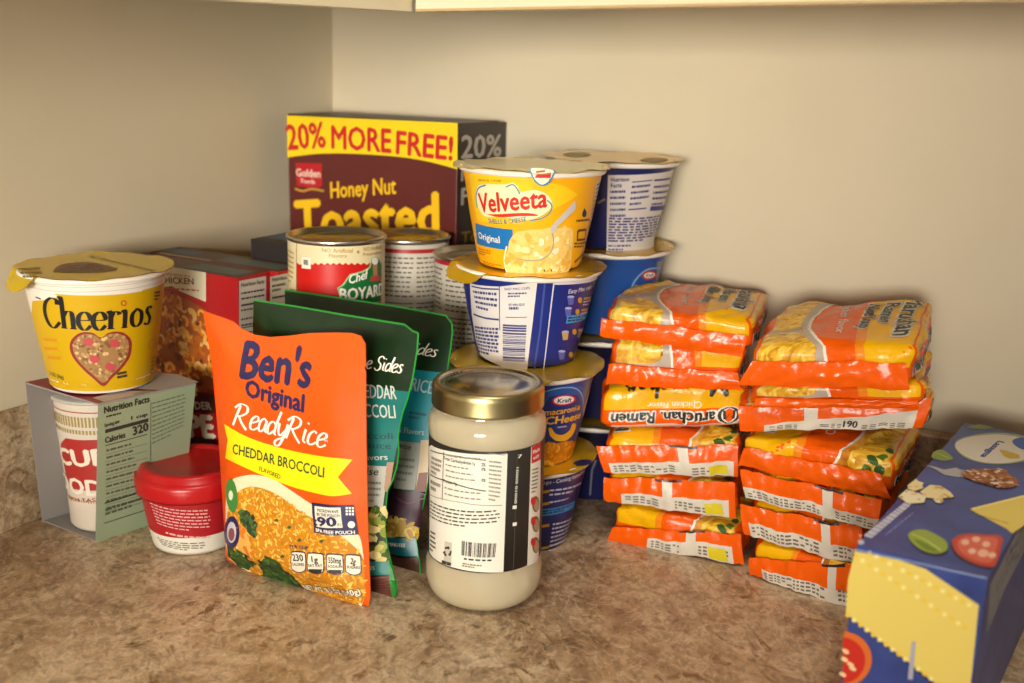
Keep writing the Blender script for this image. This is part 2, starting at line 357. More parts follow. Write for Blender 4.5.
# wall cabinets: only the bottom rails reach into the picture
J = at(412, 11.5, .41); cabm = paint('d9ccae', .4); cabd = paint('b89a6a', .5)
def cabinet(label, p0, p1, din, zlo0, zlo1, ends):
    t = thing('wall_cabinet', label, 'cabinet', (p0.x, p0.y, .41))
    d = (p1-p0); L = d.length; d.normalize()
    b = MB(); b.add([p0-Z*(p0.z-zlo0), p1-Z*(p1.z-zlo1), p1+Z*(.47-p1.z), p0+Z*(.47-p0.z)], [(0, 1, 2, 3)], cabm, False)
    vs = [Vector((p0.x, p0.y, zlo0)), Vector((p1.x, p1.y, zlo1)), Vector((p1.x, p1.y, .46)), Vector((p0.x, p0.y, .46))]
    b = MB(); b.add(vs+[v+din*.018 for v in vs], [(0, 1, 2, 3), (7, 6, 5, 4), (0, 4, 5, 1), (1, 5, 6, 2), (2, 6, 7, 3), (3, 7, 4, 0)], cabm, False); rl_ = b.build('bottom_rail', t)
    if ends:
        e_ = MB(); e_.add([vs[0]-din*.0003, vs[1]-din*.0003, vs[1]-din*.0003+Z*.0016, vs[0]-din*.0003+Z*.0016], [(0, 1, 2, 3)], cabd, False); e_.build('edge_strip', rl_, 'thin brown line along the rail bottom')  # thin brown strip drawn along the lower front edge of the rail
    b = MB(); lo = Vector((p0.x, p0.y, .435))+din*.0185; b.box(lo, d*L, din*.283, Z*.7, cabm); b.build('cabinet_body', t)
    for i in range(2):
        b = MB(); q = Vector((p0.x, p0.y, .455))+d*(L*i/2+.004)-din*.019; b.box(q, d*(L/2-.008), din*.018, Z*.66, cabm, .002)
        dr = b.build('door', t)
        h = MB(); hp = q+d*(L/2*(.92 if i == 0 else .06))+Z*.06; h.box(hp-din*.02, d*.01, din*.02, Z*.09, paint('8a8478', .3, 1), .002); h.build('door_handle', dr)
    return t
Jl = onplane(213, -.5, J, NL); Jr = onplane(1010, .5, J, NR)
Lv = J-DL*1.2; zl = J.z+(Jl.z-J.z)*1.2/(J-Jl).length
cabinet('cream wall cabinet over the shaded wall with its rail ending at the corner seam', Lv, J, -NL, zl, J.z, 0)
R0 = J+DR*.003; Rv = J+DR*1.1; zr = J.z+(Jr.z-J.z)*1.1/(Jr-J).length
cabinet('long cream wall cabinet over the bright wall behind the noodle packets', R0, Rv, -NR, J.z, zr, 1)
# ------------------------------------------------------------------ light: low window light behind left, ceiling lamp overhead, dim room fill
def area(name, loc, tgt, sx, sy, e, col):
    l = bpy.data.lights.new(name, 'AREA'); l.shape = 'RECTANGLE'; l.size = sx; l.size_y = sy; l.energy = e; l.color = col
    o = bpy.data.objects.new(name, l); C.objects.link(o); o.location = loc; o.rotation_euler = (Vector(tgt)-Vector(loc)).to_track_quat('-Z', 'Y').to_euler(); return o
wl = area('window_light', (-.46, -1.15, .41), (-.16, 1.15, .27), .7, .34, 3.75, (1, .94, .82)); wl.data.spread = math.radians(46)  # beam spread narrowed on purpose to dim both ends of the scene
area('ceiling_lamp', (.08, -.05, 1.45), (.05, .75, 0), .5, .5, 9.8, (1, .91, .78))
w = bpy.data.worlds.new('world'); bpy.context.scene.world = w; w.use_nodes = True
w.node_tree.nodes['Background'].inputs[0].default_value = (1, .95, .88, 1); w.node_tree.nodes['Background'].inputs[1].default_value = .15
vs = bpy.context.scene.view_settings; vs.view_transform = 'Standard'; vs.look = 'None'; vs.gamma = 1; vs.exposure = 0; vs.use_curve_mapping = False
bpy.context.scene.cycles.max_bounces = 6
# ------------------------------------------------------------------ plastic cups with foil lids
def cup_body(cx, cy, z0, rb, rt, h, mat, foot=None, rim=paint('efe9dc', .35), rimr=None):
    mb = MB(); rimr = rimr or rt+.0035
    wall = [(rb-.001, .0045), (rb, .008), (rb+(rt-rb)*.5, h*.5), (rb+(rt-rb)*.84, h*.82), (rt, h-.0045)]
    mb.lathe(Vector((cx, cy, z0)), [(0, .002), (rb-.006, .002), (rb-.004, 0), (rb-.0025, .0006)], foot or mat, 80)
    mb.lathe(Vector((cx, cy, z0)), [(rb-.0025, .0006)]+wall, mat, 80)
    mb.lathe(Vector((cx, cy, z0)), [(rt, h-.0045), (rimr-.001, h-.0042), (rimr, h-.003), (rimr, h-.001), (rimr-.001, h-.0002), (0, h-.0002)], rim, 80)
    return mb, vcyl(cx, cy, wall, z0)
def foil_lid(cx, cy, z, r, mat, parent, tabs=(), seed=0, edge=None, wav=.0009, art=None):
    """foil disc with crimped, slightly wavy edge and pull tab: tabs = (angle deg from camera side, length, width, droop)"""
    mb = MB(); base = math.atan2(-cy, -cx); rr = random.Random(seed); n = 96; ph = rr.random()*6
    def top(t, k):
        q = base+t; R = r*k; tz = 0; ext = 0
        for (ta, ln, w, dz) in tabs:
            d = (t-math.radians(ta)+PI) % (2*PI)-PI
            if abs(d) < w:
                s = math.cos(d/w*PI/2)**.35; ext = max(ext, ln*s); tz = dz*s
        kk = max(0, (k-.86)/.14); rad = R+ext*kk*kk
        zz = wav*math.sin(5*t+ph)*kk+wav*.6*math.sin(13*t+ph)*kk + tz*kk**2 + .0008*(1-k*k)*0
        return Vector((cx+rad*math.cos(q), cy+rad*math.sin(q), z+.0004+zz))
    S = Surf(lambda u, v: top(u, v), (0, .9), (.06, .1), -1); S.big = 8
    ks = [.001, .3, .6, .8, .86, .89, .92, .95, .975, 1]
    vs = []
    for i in range(n):
        for k in ks: vs.append(top(2*PI*i/n, k))
    nk = len(ks); mb.add(vs, [(i*nk+j, ((i+1) % n)*nk+j, ((i+1) % n)*nk+j+1, i*nk+j+1) for i in range(n) for j in range(nk-1)], mat)
    mb.add([v-Z*.0005 for v in vs], [(i*nk+j+1, ((i+1) % n)*nk+j+1, ((i+1) % n)*nk+j, i*nk+j) for i in range(n) for j in range(nk-1)], edge or mat)
    P = Surf(lambda x, y: Vector((cx+x, cy+y, z+.0006)), (0, 0), (None, None), 1)
    if art: art(Art(mb, P), Art(mb, S), S)
    return mb.build('foil_lid', parent)
ROT = noisy('elbow_cheese', [(.25, 'd98a12'), (.45, 'f3b11c'), (.62, 'ffd34a'), (.8, 'ffe58c')], scale=150, detail=2, dist=1.5, rough=.4)
CHEESE = [paint(h, .4) for h in ('f7d27a', 'fbe3a0', 'f1c25a', 'fdeec0', 'efb448')]
ORNG = [paint(h, .4) for h in ('f0a01c', 'e88a10', 'f8b838', 'd97808')]
# ---- Cheerios cup on the noodle sleeve
cx, cy, z0 = -.314, .806, .1322
t = thing('cereal_cup', 'yellow Cheerios cup with a heart on it, standing on the open noodle carton', 'cup', (cx, cy, z0))
yel = paint('cca406', .4)
mb, S = cup_body(cx, cy, z0, .0388, .0508, .0895, paint('e4ded2', .4)); S.g = (0, .05); A = Art(mb, S)
A.poly([(43, 296), (46, 310), (33+.5, 330), (50, 385), (60, 389.5), (83, 392), (105, 391), (122, 389.5), (140, 385), (153.5, 377), (158, 330), (163.5, 288), (140, 292), (110, 295), (80, 295.5), (60, 294), (52, 293)][0:0] or
       [(60, 297), (54, 293.8), (66, 294.8), (88, 295.5), (110, 295), (140, 291.5), (162.6, 287.5), (160, 320), (157, 350), (153.8, 378), (146, 383), (135, 386.5), (122, 389), (105, 391), (88, 391.3), (70, 390), (58, 387.5), (50, 384), (46.5, 365), (43, 340), (38.5, 309), (43, 304), (48, 299)], yel, 1)
vb = S.uv(88, 391.3)[1]; vt = S.uv(88, 295.5)[1]; U_ = Art(mb, S, False); U_.polyuv([(-.085, vb), (-.03, vb), (-.03, vt-.004), (-.05, vt-.008), (-.058, vt-.018), (-.085, vt-.026)], yel, .8); U_.polyuv([(.03, vb), (.085, vb), (.085, vt), (.03, vt)], yel, .8)
script(A, 'ChEErIos', (47, 325.5), (150.5, 323), 29, paint('17191c', .4), 3, nib=(.03, .15))
A.ell((123.5, 303), 3, 3, paint('b8541c'), 3); A.ell((123.5, 303), 1.6, 1.6, yel, 4)
heart = [(101, 337.5), (93, 333), (84, 332), (76, 335), (70.5, 342), (70.5, 351), (75, 360), (84, 370), (93, 378), (103.5, 386), (112, 378), (122, 368), (129.5, 357), (131.5, 347), (130.5, 339), (124, 333), (116, 331.5), (108, 333)]
heart = cspl(heart)
def shrink(p, k): c = (sum(q[0] for q in p)/len(p), sum(q[1] for q in p)/len(p)); return [(c[0]+(q[0]-c[0])*k, c[1]+(q[1]-c[1])*k) for q in p]
A.poly(heart, paint('8d2b28'), 2); hin = shrink(heart, .9); A.poly(hin, paint('a27a4c'), 3)
A.scatter(shrink(heart, .86), 150, [(math.cos(a)*1, math.sin(a)*.85) for a in [i*PI/4 for i in range(8)]], [paint(h) for h in ('c09a66', '96703f', 'd6b680', '7f5c34', 'b88f58')], 4, size=(.0009, .0017))
for x, y in ((88.5, 342), (114, 343), (94.5, 359), (110, 366.5)):
    A.poly([(x-5, y-2), (x-2, y-4.5), (x+2, y-3.5), (x+6, y-.5), (x+3.5, y+3), (x-1, y+4), (x-4.5, y+1)], paint('c04a50'), 7)
for i, (s, x) in enumerate((('Honey', 44), ('Multi', 45), ('Hearts', 48))): A.greek([(x, 337+9*i), (x+13, 338+9*i), (x+13, 342+9*i), (x, 341+9*i)], 1, paint('d08a14'), 3, last=1, fill=.7, word=(.5, .9))
A.text('1.3 OZ (36g)', (50, 374), (64, 379), 4, INK, 3, .03)
A.greek([(117, 372), (127, 370), (127, 377), (117, 379)], 2, INK, 3, fill=.7, last=1, word=(.5, .9))
script(A, 'Ch', (147, 349), (157, 346), 9, paint('a58a18'), 3, nib=(.04, .1))
A.greek([(151, 356), (156, 355), (155, 374), (150, 375)], 5, paint('a58a18'), 3)
A.greek([(154, 291), (160, 290), (159, 300), (154, 301)], 3, INK, 3)
A.line([(36, 297), (41, 299)], 1.2, NAVY, 2)
for k in (.080, .0835):
    A2 = Art(mb, S, False); A2.ribbon([(x*.004-.06, k) for x in range(31)], [.0004]*31, paint('b9b2a4'), 1)
mb.build('cup_body', t)
def art(P, L, S):
    P.poly([(x, y) for x, y in spl([(53, 271), (60, 265), (76, 262.5), (92, 262.5), (104, 265), (117, 268.5), (110, 271), (92, 272.5), (70, 272.5), (56, 272)])], paint('8d6a48'), 1)
    P.scatter([(58, 270), (76, 264), (100, 266), (112, 269), (90, 271), (66, 271)], 40, BLOB, [paint('a8845a'), paint('7c5838')], 2, size=(.002, .003))
    P.text('Cheerios', (88, 256.5), (152, 271), 6, paint('6d6a1c'), 2, .03); P.greek([(17, 268), (40, 266), (44, 279), (24, 279)], 3, paint('7d6a10'), 2)
foil_lid(cx, cy, z0+.0897, .0566, noisy('foil_lemon', [(.3, 'e6c40a'), (.7, 'eccb14')], scale=14, rough=.27, metal=.4), t, tabs=((-66, .0065, .36, -.011),), wav=.0006, art=art)
# ---- microwave cups: column A (front) and B (against the wall)
KH = .0756; kn = paint('1b2a6e', .35); kb = paint('1d55a6', .35); klid = noisy('foil_yellow', [(.3, 'dcae18'), (.7, 'e6bc30')], scale=20, rough=.24, metal=.45)
def kcup(cx, cy, z0, label, mat, group='pasta cups stacked in columns'):
    t = thing('pasta_cup', label, 'cup', (cx, cy, z0), group); mb, S = cup_body(cx, cy, z0, .0412, .0545, KH-.0015, mat, foot=mat, rimr=.0582); S.g = (0, .035); return t, mb, S
# A4 bottom: cooking instructions
cx, cy = .0104, .84
t, mb, S = kcup(cx, cy, 0, 'navy cooking-instructions pasta cup, bottom of the column behind the jar', paint('1a2668', .35)); A = Art(mb, S)
lt = paint('c4c6dc'); am = paint('c99a2a')
A.text('Cups - Cooking Instructions', (540, 484.5), (586, 472), 4.5, paint('dcdcec'), 3, .015)
for (y, n) in ((489, 2), (501, 1), (523, 6), (545, 2)):
    A.greek([(550 if n != 6 else 553, y-1), (584 if y < 500 else 578, y-9), (582 if y < 500 else 573, y-9+4.3*n), (549, y-1+4.3*n)], n, lt, 3, fill=.42, seed=y)
    A.greek([(541, y+1.5), (549, y), (549, y+3.5), (541, y+5)], 1, am, 3, fill=.8, last=1, word=(.8, .9))
A.poly([(540, 509), (575, 500), (573.5, 507), (540, 516)], paint('2d86c8'), 2); A.greek([(542, 510), (573, 502), (572.5, 506.5), (542, 514.5)], 2, NAVY, 3)
A.greek([(540, 550), (568, 542), (567, 546), (540, 554)], 2, lt, 3, fill=.3)
A.poly([(585, 462), (592, 456), (586, 500), (580, 530), (574, 537), (578, 510)], paint('45297e', .35), 2)
mb.build('cup_body', t)
foil_lid(cx, cy, KH-.0015, .0612, klid, t, seed=1, art=lambda P, L, S: P.poly([(x, y) for x, y in spl([(573, 463), (580, 460), (590, 460), (591, 463), (584, 465.5), (577, 466)])], NAVY, 1))
# A3: macaroni and cheese front
cx, cy = .0124, .838
t, mb, S = kcup(cx, cy, KH, 'blue macaroni and cheese cup with yellow smile, right behind the jar lid', paint('1c3f96', .35)); A = Art(mb, S); z0 = KH
A.poly([(541, 390), (560, 387), (575, 384), (584, 388), (586, 398), (584, 415), (578, 440), (572, 455), (560, 463), (541, 466)], kb, 1)
A.line([(541, 393), (556, 388.5), (572, 387.5), (580, 392), (583, 402), (581, 425), (574, 450)], .9, paint('8fb8e0'), 2, True)
A.poly([(545, 404), (549, 397), (562, 394), (578, 395), (581, 402), (579, 420), (573, 440), (562, 448), (541, 448), (541, 412)], paint('16307e', .35), 2)
A.ell((563.5, 399.8), 12, 5.4, paint('c8202c'), 4, rot=-.1); A.ell((563.5, 399.8), 10, 4, paint('f0ece8'), 5, rot=-.1); A.text('Kraft', (557, 402.6), (570.5, 401.3), 4.6, NAVY, 6, .04)
yl = paint('f0b41e'); A.text('macaroni', (544, 415), (574.5, 410.5), 6.5, yl, 5, .04); A.text('&', (575.5, 410), (578.8, 409.5), 5, yl, 5, .04)
A.text('CHeese', (544.5, 424), (579, 417.5), 8, yl, 5, .06)
A.greek([(557, 426), (566, 424.5), (566, 427), (557, 428)], 1, lt, 5, last=1)
A.poly(spl([(548, 428), (551, 427.5), (555, 433), (562, 434.5), (569, 430), (572, 423.5), (575.5, 424.5), (573, 433), (566, 440), (556, 440.5), (549.5, 435)]), yl, 4)
pr = [(541, 446), (548, 441), (556, 443), (564, 441), (572, 440), (575, 446), (571, 456), (558, 463), (541, 466)]
A.poly(pr, paint('d98a12'), 5); A.scatter(pr, 60, MAC, ORNG, 6, size=(.002, .0034), seed=4)
A.poly([(587, 396), (595, 388), (592, 410), (588, 432), (583, 448), (582, 430), (586, 408)], paint('c8b8c8'), 2); A.greek([(588, 396), (594, 391), (589, 430), (585, 442)], 12, paint('6a4a92'), 3)
mb.build('cup_body', t)
foil_lid(cx, cy, z0+KH-.0015, .0612, klid, t, seed=2, tabs=((-12, .003, .5, -.004),))
# A2: nutrition and barcode side, navy cooking side, tab to the left
cx, cy = .0117, .8505; z0 = 2*KH
t, mb, S = kcup(cx, cy, z0, 'pasta cup showing a barcode panel and dotted tab, under the yellow shells cup', paint('1d2c7e', .35)); A = Art(mb, S); S.g = (0, .04)
A.poly([(470, 283), (478, 285), (500, 286.5), (520, 284), (537.5, 281.5), (533, 320), (527, 372), (510, 369.5), (495, 363.5), (480, 354), (476, 340), (472, 315)], paint('dfd9d6', .4), 1)
pk = paint('3a3a78')
for (x0, y0, x1, y1, n, sd) in ((473, 289, 497, 309, 4, 3), (475, 325, 499, 352, 8, 5)):
    A.greek([(x0, y0), (x1, y0+2), (x1+1, y1+5), (x0+4, y1)], n, pk, 3, fill=.45 if n < 6 else .6, seed=sd)
A.line([(472, 286), (484, 288.5), (499, 289)], 1.3, pk, 3); A.line([(474, 314), (486, 318), (499, 319.5)], 1.5, pk, 3); A.line([(499.5, 284), (500, 330)], .7, pk, 3)
A.text('EASY MAC CUPS', (505, 290), (530, 289), 2.4, pk, 3, .02); A.greek([(508, 292), (528, 291.5), (528, 297), (508, 297.5)], 2, pk, 3); A.text('BEST WHEN USED BY', (509, 306), (525, 305.5), 2.6, pk, 3, .03); A.greek([(509, 306.5), (525, 306), (525, 309.5), (509, 310)], 1, pk, 3, fill=.7)
A.line([(506, 317), (527, 317)], .7, pk, 3)
r = random.Random(5); y = 325
while y < 361: h = r.choice((.6, 1., 1.7)); A.poly([(503, y-1), (526.5-(y-325)*.05, y), (526.5-(y-325)*.05, y+h), (503, y-1+h)], pk, 3); y += h+r.choice((.5, .8, 1.3))
A.poly([(544, 281), (546, 281), (541, 330), (535, 372.5), (533, 372.5), (539, 330)], paint('3c4f9a'), 2)
A.line([(554, 281), (551, 305), (547, 340), (543, 373)], 1.2, paint('d8d4e0'), 3, True); A.line([(555, 281), (598, 275)], 1, paint('d8d4e0'), 3)
A.text('Easy Mac cups - C', (568, 293.5), (601, 286), 4.6, paint('dadaea'), 3, .015)
for i, (x, y) in enumerate(((579.5, 300), (577, 311.5), (574, 331.5), (570.5, 354.5))):
    A.ell((x, y), 2.1, 2.9, am, 4); A.greek([(x+4, y-2.5), (x+21-i*2, y-5), (x+20-i*2, y+5), (x+3, y+6)], 3 if i != 2 else 4, lt, 3, fill=.4, seed=i); A.greek([(x+4, y-3), (x+10, y-4), (x+10, y-1), (x+4, y)], 1, am, 4, last=1, fill=.8)
    c = (x-9, y+.5) if i != 2 else (x-9, y+4); A.poly([(c[0]-3.5, c[1]-4), (c[0]+3.5, c[1]-4.5), (c[0]+2.3, c[1]+4), (c[0]-2.3, c[1]+4.5)], paint('5b62b4' if i != 2 else 'c8a860'), 3); A.ell((c[0], c[1]-4), 3.4, 1.2, paint('a8b2e0'), 4)
A.poly([(567, 315.5), (593, 311), (592, 319), (565.5, 323.5)], paint('2f9ad8'), 3); A.greek([(568, 316.5), (592, 312.5), (591, 318), (567, 322)], 2, NAVY, 4)
A.poly([(597, 290), (599.5, 279), (594, 320), (585, 355), (580, 358), (590, 320)], paint('472b78', .35), 2)
mb.build('cup_body', t)
def art(P, L, S):
    L.put([(a, k) for a, k in [(-1.05, .99), (-.95, .93), (-.6, .93), (-.42, .97), (-.5, .995), (-.8, 1.0)]], [(0, 1, 2, 3, 4, 5)], NAVY, 1)
foil_lid(cx, cy, z0+KH-.0015, .0612, klid, t, seed=3, tabs=((-60, .006, .42, -.009),))
# A1: yellow shells and cheese
cx, cy = .0118, .847; z0 = 3*KH; vy = noisy('shells_yellow', [(.35, 'f8ae0c'), (.65, 'fdb812')], scale=30, rough=.38)
t = thing('pasta_cup', 'yellow Velveeta shells and cheese cup, topmost of the front column', 'cup', (cx, cy, z0), 'pasta cups stacked in columns')
mb, S = cup_body(cx, cy, z0, .0415, .0535, .0758, vy, rimr=.0568); S.g = (0, .04); A = Art(mb, S)
A.poly([(469.5, 176), (475, 171), (500, 175.5), (533, 179), (565, 186), (578, 195), (560, 206), (520, 224), (478, 221), (473, 202)], paint('f6c81e', .38), 1)
blob = cspl([(477, 192), (478.5, 187), (484, 184.5), (500, 184.5), (507, 184.5), (513, 183), (518, 187), (520, 192), (534, 190), (544, 193), (550, 199), (551, 206), (543, 214), (530, 219), (512, 218), (500, 216), (486, 216), (480, 209), (477, 200)], 4)
A.poly(shrink(blob, 1.02), paint('f7e7b4'), 2)
A.line([(477.5, 207), (476.5, 196), (479, 188), (486, 185)], 1.2, paint('3388b4'), 3, True); A.line([(506, 187), (512, 184.5), (516, 187), (520, 194)], 1.3, paint('3388b4'), 3, True); A.line([(547, 200), (551.5, 205), (550, 212), (542, 218), (530, 220.5)], 1.3, paint('3388b4'), 3, True)
A.text('Velveeta', (481, 212), (546.5, 206.5), 20, paint('d0201a'), 4, .045, shear=.12)
A.poly(spl([(487, 214), (500, 217), (520, 216), (538, 215.5), (530, 213), (515, 213), (500, 214)], 4), paint('d8281c'), 4)
A.text('SHELLS & CHEESE', (489.5, 223), (526.5, 221), 5, paint('1f6a9a'), 4, .03, arc=-.25)
A.poly([(475.5, 223), (512.5, 229.5), (513, 234), (508, 250), (477.5, 243.5)], paint('1e73b8', .38), 2); A.text('Original', (479.5, 238), (500, 243), 7, WHITE, 3, .035)
A.text('SINCE 1928', (479, 181), (501, 182), 2.2, paint('7a5a10'), 3, .01)
bowl = cspl([(508, 250), (505, 262), (508, 272), (520, 273.5), (545, 273.5), (568, 271), (571.5, 250), (572, 229), (556, 228), (540, 229), (528, 230), (517, 232), (510, 240)], 4)
A.poly([(552, 229), (572, 228.5), (569.5, 269), (552, 271)], paint('f7d880'), 2)
A.line([(507, 246), (504.5, 260), (507, 272)], 1.5, paint('f8ecc8'), 4, True)
A.poly(bowl, paint('f4cc70'), 3); A.scatter(shrink(bowl, .93), 90, BLOB, CHEESE, 4, size=(.0016, .0038), seed=9)
A.line([(551.5, 232), (553, 241), (550, 252), (541, 259), (528, 260), (516, 258)], 1.3, paint('b3a286'), 8, True); A.poly([(573.5, 200.5), (575.5, 202), (574.5, 209), (557, 226), (553.5, 233), (551, 232.5), (550, 227), (556, 220)], paint('c9c3bc', .3), 9)
A.poly(spl([(584, 208), (586, 212), (585.5, 216), (583, 217), (581.8, 214), (583, 210.5)], 4), NAVY, 3); dk = paint('5a4410')
A.greek([(576, 219), (589, 217.5), (589, 221), (576, 222.5)], 1, dk, 3, last=1, fill=.6); A.line([(577.5, 230.5), (585.5, 229.5), (584.5, 239), (577, 240), (577.5, 230.5)], 1.3, dk, 3); A.greek([(574, 242), (586, 240.5), (585, 247), (573.5, 248)], 2, dk, 3)
A.line([(584, 252), (574, 262)], 1.6, dk, 3); A.greek([(541, 268.5), (566, 267), (566, 271), (541, 272)], 1, dk, 3, last=1, fill=.6); A.text('NET WT 2.39 OZ', (543, 272), (563, 271), 2.5, dk, 3, .02)
A.greek([(479, 247), (491, 250), (491, 257), (479, 254)], 3, paint('c07808'), 3); A.greek([(483, 260), (503, 265), (503, 269), (484, 264)], 2, paint('c07808'), 3)
A.poly([(596, 181), (604, 178), (601, 205), (594, 235), (586, 265), (582, 266), (586, 240), (592, 210)], paint('e4dcb8'), 2); A.greek([(597, 183), (603, 180), (592, 236), (588, 240)], 14, NAVY, 3, fill=.5); A.greek([(591, 240), (594, 238), (587, 262), (584, 264)], 8, INK, 3)
mb.build('cup_body', t)
def art(P, L, S):
    for q in (((480, 163), (510, 161), (512, 166), (484, 168)), ((570, 163), (590, 164), (588, 168), (572, 167))): P.greek(q, 2, paint('a89858'), 1)
    P.text('EASY OPEN', (560, 171), (586, 170.5), 2.6, INK, 2, .03)
foil_lid(cx, cy, z0+.0758, .0592, noisy('foil_cream', [(.3, 'e6d48c'), (.7, 'f2e2a2')], scale=20, rough=.22, metal=.5), t, seed=5, tabs=((-80, .002, .3, -.0015),), edge=paint('e8c83a'))
def wrap(A, s, *a, **k): A.text(s, *a, **k)
# emblem tab folded down over the rim of the shells cup
mb2 = MB(); Sx = Surf(lambda u, v: S.f(u, v)+S.nrm(u, v)*.004, (0, .07), (.004, None)); A = Art(mb2, Sx)
A.poly(cspl([(531, 168), (530.5, 173), (534, 181), (541, 186), (548, 184), (553, 177), (554, 170)], 4), paint('2f86b4'), 0); A.poly(cspl([(532.5, 168), (532, 173), (535.5, 180), (541, 184.5), (547, 182.5), (551.5, 176.5), (552.5, 170)], 4), paint('efe6c8'), 1)
A.poly([(537, 174), (551, 172.5), (550.5, 178), (537, 179)], paint('c8242a'), 2); A.poly([(536, 171), (545, 170), (545, 172), (536, 173)], paint('c8242a'), 2); mb2.build('pull_tab', t)
# ---- column B
def bcol(i, cx, cy, label, mat): return kcup(cx, cy, i*KH, label, mat)
BX = [(.078, .955), (.079, .958), (.080, .960), (.0825, .961)]
for i, lab in ((0, 'navy pasta cup on the counter, bottom of the column beside the wall'), (1, 'dark blue pasta cup, second from the bottom beside the wall')):
    t, mb, S = bcol(i, *BX[i], lab, paint('161e52', .35)); A = Art(mb, S)
    if i == 0: A.line([(590, 495), (592, 470), (596, 460)], 1.6, paint('8a8a9a'), 2)
    mb.build('cup_body', t); foil_lid(*BX[i], (i+1)*KH-.0015, .0612, klid, t, seed=7+i)
t, mb, S = bcol(2, *BX[2], 'blue macaroni cup behind the left noodle stack, under the white nutrition panel cup', paint('1c4c98', .35)); A = Art(mb, S); S.g = (.02, .04)
A.line([(628, 300), (634, 282), (646, 270), (660, 268)], 1.6, paint('7fa6d0'), 2, True)
A.ell((649, 275), 7.5, 4.6, paint('b8282c'), 3, rot=-.15); A.ell((649, 275), 5.5, 2.8, paint('e4dcd4'), 4, rot=-.15); A.text('Kraft', (645.5, 276.6), (652.5, 275.6), 2.8, NAVY, 5, .04)
A.text('macaroni', (634, 288), (655, 284), 4.5, paint('b99a24'), 3, .04)
A.poly([(657, 262), (664, 259), (660, 290), (654, 294)], paint('8d8d92'), 1)
mb.build('cup_body', t); foil_lid(*BX[2], 3*KH-.0015, .0612, klid, t, seed=11)
t, mb, S = bcol(3, *BX[3], 'navy cup with a white nutrition panel and tan lid, topmost beside the wall', paint('161f5c', .35)); A = Art(mb, S); S.g = (.02, .04)
A.poly([(608, 175), (640, 174.5), (673.5, 169.5), (670, 195), (663, 222), (654, 249), (640, 253), (620, 254), (606.5, 252), (607, 210)], paint('cfc8c4', .4), 1)
A.text('Nutrition', (611, 181.5), (629, 181), 4.2, pk, 3, .05); A.text('Facts', (611, 187.5), (621.5, 187), 4.2, pk, 3, .05)
for i in range(5): A.greek([(610, 190+6*i), (627, 189.5+6*i), (627, 193+6*i), (610, 193.5+6*i)], 1, pk, 3, fill=.7, last=.9, seed=i)
for (x, w) in ((632, 20), (654, 16)):
    A.line([(x, 182-(x-632)*.08), (x+w, 180-(x-632)*.08)], 1, pk, 3); A.line([(x-4, 209.5-(x-632)*.05), (x+w-6, 208-(x-632)*.05)], 1.2, pk, 3)
    A.greek([(x, 184), (x+w-1, 182), (x+w-5, 205), (x-3, 207)], 4, pk, 3, fill=.4, seed=x)
A.greek([(609, 217), (660, 214), (654, 238), (608, 242)], 9, pk, 3, fill=.6); A.greek([(608, 244), (632, 243.5), (632, 251), (608, 251)], 2, pk, 3, fill=.5)
A.line([(598, 203), (605, 199)], 2, paint('8a7a58'), 2)
A.poly([(672, 186), (676, 170), (668, 215), (661, 246), (656, 250), (664, 220)], paint('8f8c86', .3), 1)
mb.build('cup_body', t)
def art(P, L, S):
    P.ell((577, 154.5), 14, 2.3, paint('a89458'), 1); P.ell((654, 159.8), 14, 2.3, paint('a89458'), 1)
foil_lid(*BX[3], 4*KH-.0012, .0622, noisy('foil_tan', [(.3, 'e0bc74'), (.7, 'ecc880')], scale=14, rough=.26, metal=.5), t, seed=13, art=art, wav=.0005)
# ------------------------------------------------------------------ jar of white sauce
cx, cy = -.0157, .7359
t = thing('sauce_jar', 'glass jar of creamy white sauce with a brass-coloured lid, standing in front', 'jar', (cx, cy, 0))
gm = bpy.data.materials.new('jar_glass'); gm.use_nodes = True; g = gm.node_tree.nodes['Principled BSDF']; g.inputs['Transmission Weight'].default_value = 1; g.inputs['Roughness'].default_value = .02; g.inputs['IOR'].default_value = 1.45; g.inputs['Base Color'].default_value = (.98, 1, .98, 1)
sauce = noisy('cream_sauce', [(.3, 'fbe9c4'), (.7, 'fff0d0')], scale=25, rough=.45)
prof = [(0, .0015), (.030, .0012), (.0345, .0025), (.0385, .006), (.0412, .011), (.0424, .018), (.0424, .0275), (.0412, .0335), (.0410, .036), (.0410, .1235), (.0416, .126), (.0420, .133), (.0405, .1395), (.0375, .1425), (.0368, .146), (.0372, .15), (.035, .157), (0, .157)]
def smooth(p): return [tuple(q) for q in spl(p, 3)]
mb = MB(); mb.lathe(Vector((cx, cy, 0)), [(0, .0003)]+[(r-.0000, z) for r, z in prof[1:-1]]+[(.034, .1572), (0, .1573)], gm, 96); mb.build('glass', t, 'clear glass body of the jar')
mb = MB(); mb.lathe(Vector((cx, cy, 0)), [(max(r-.0016, 0), min(z+.0012, .156)) for r, z in prof], sauce, 96); mb.build('sauce', t, 'creamy white sauce inside')
gold = paint('b5a778', .33, 1); gold2 = paint('aca48c', .25, 1)
mb = MB(); mb.lathe(Vector((cx, cy, 0)), [(.0366, .1466), (.0392, .146), (.0398, .1468), (.0396, .1478), (.0396, .157), (.0393, .1605), (.038, .1622), (.036, .1626), (.0345, .162), (.0338, .1607), (.030, .1603), (.024, .1604), (.0225, .1612), (0, .1612)], gold, 96, mats=[gold]*8+[gold2]*5)
P = Surf(lambda x, y: Vector((cx+x, cy+y, .1612)), (0, 0)); A = Art(mb, P, False)
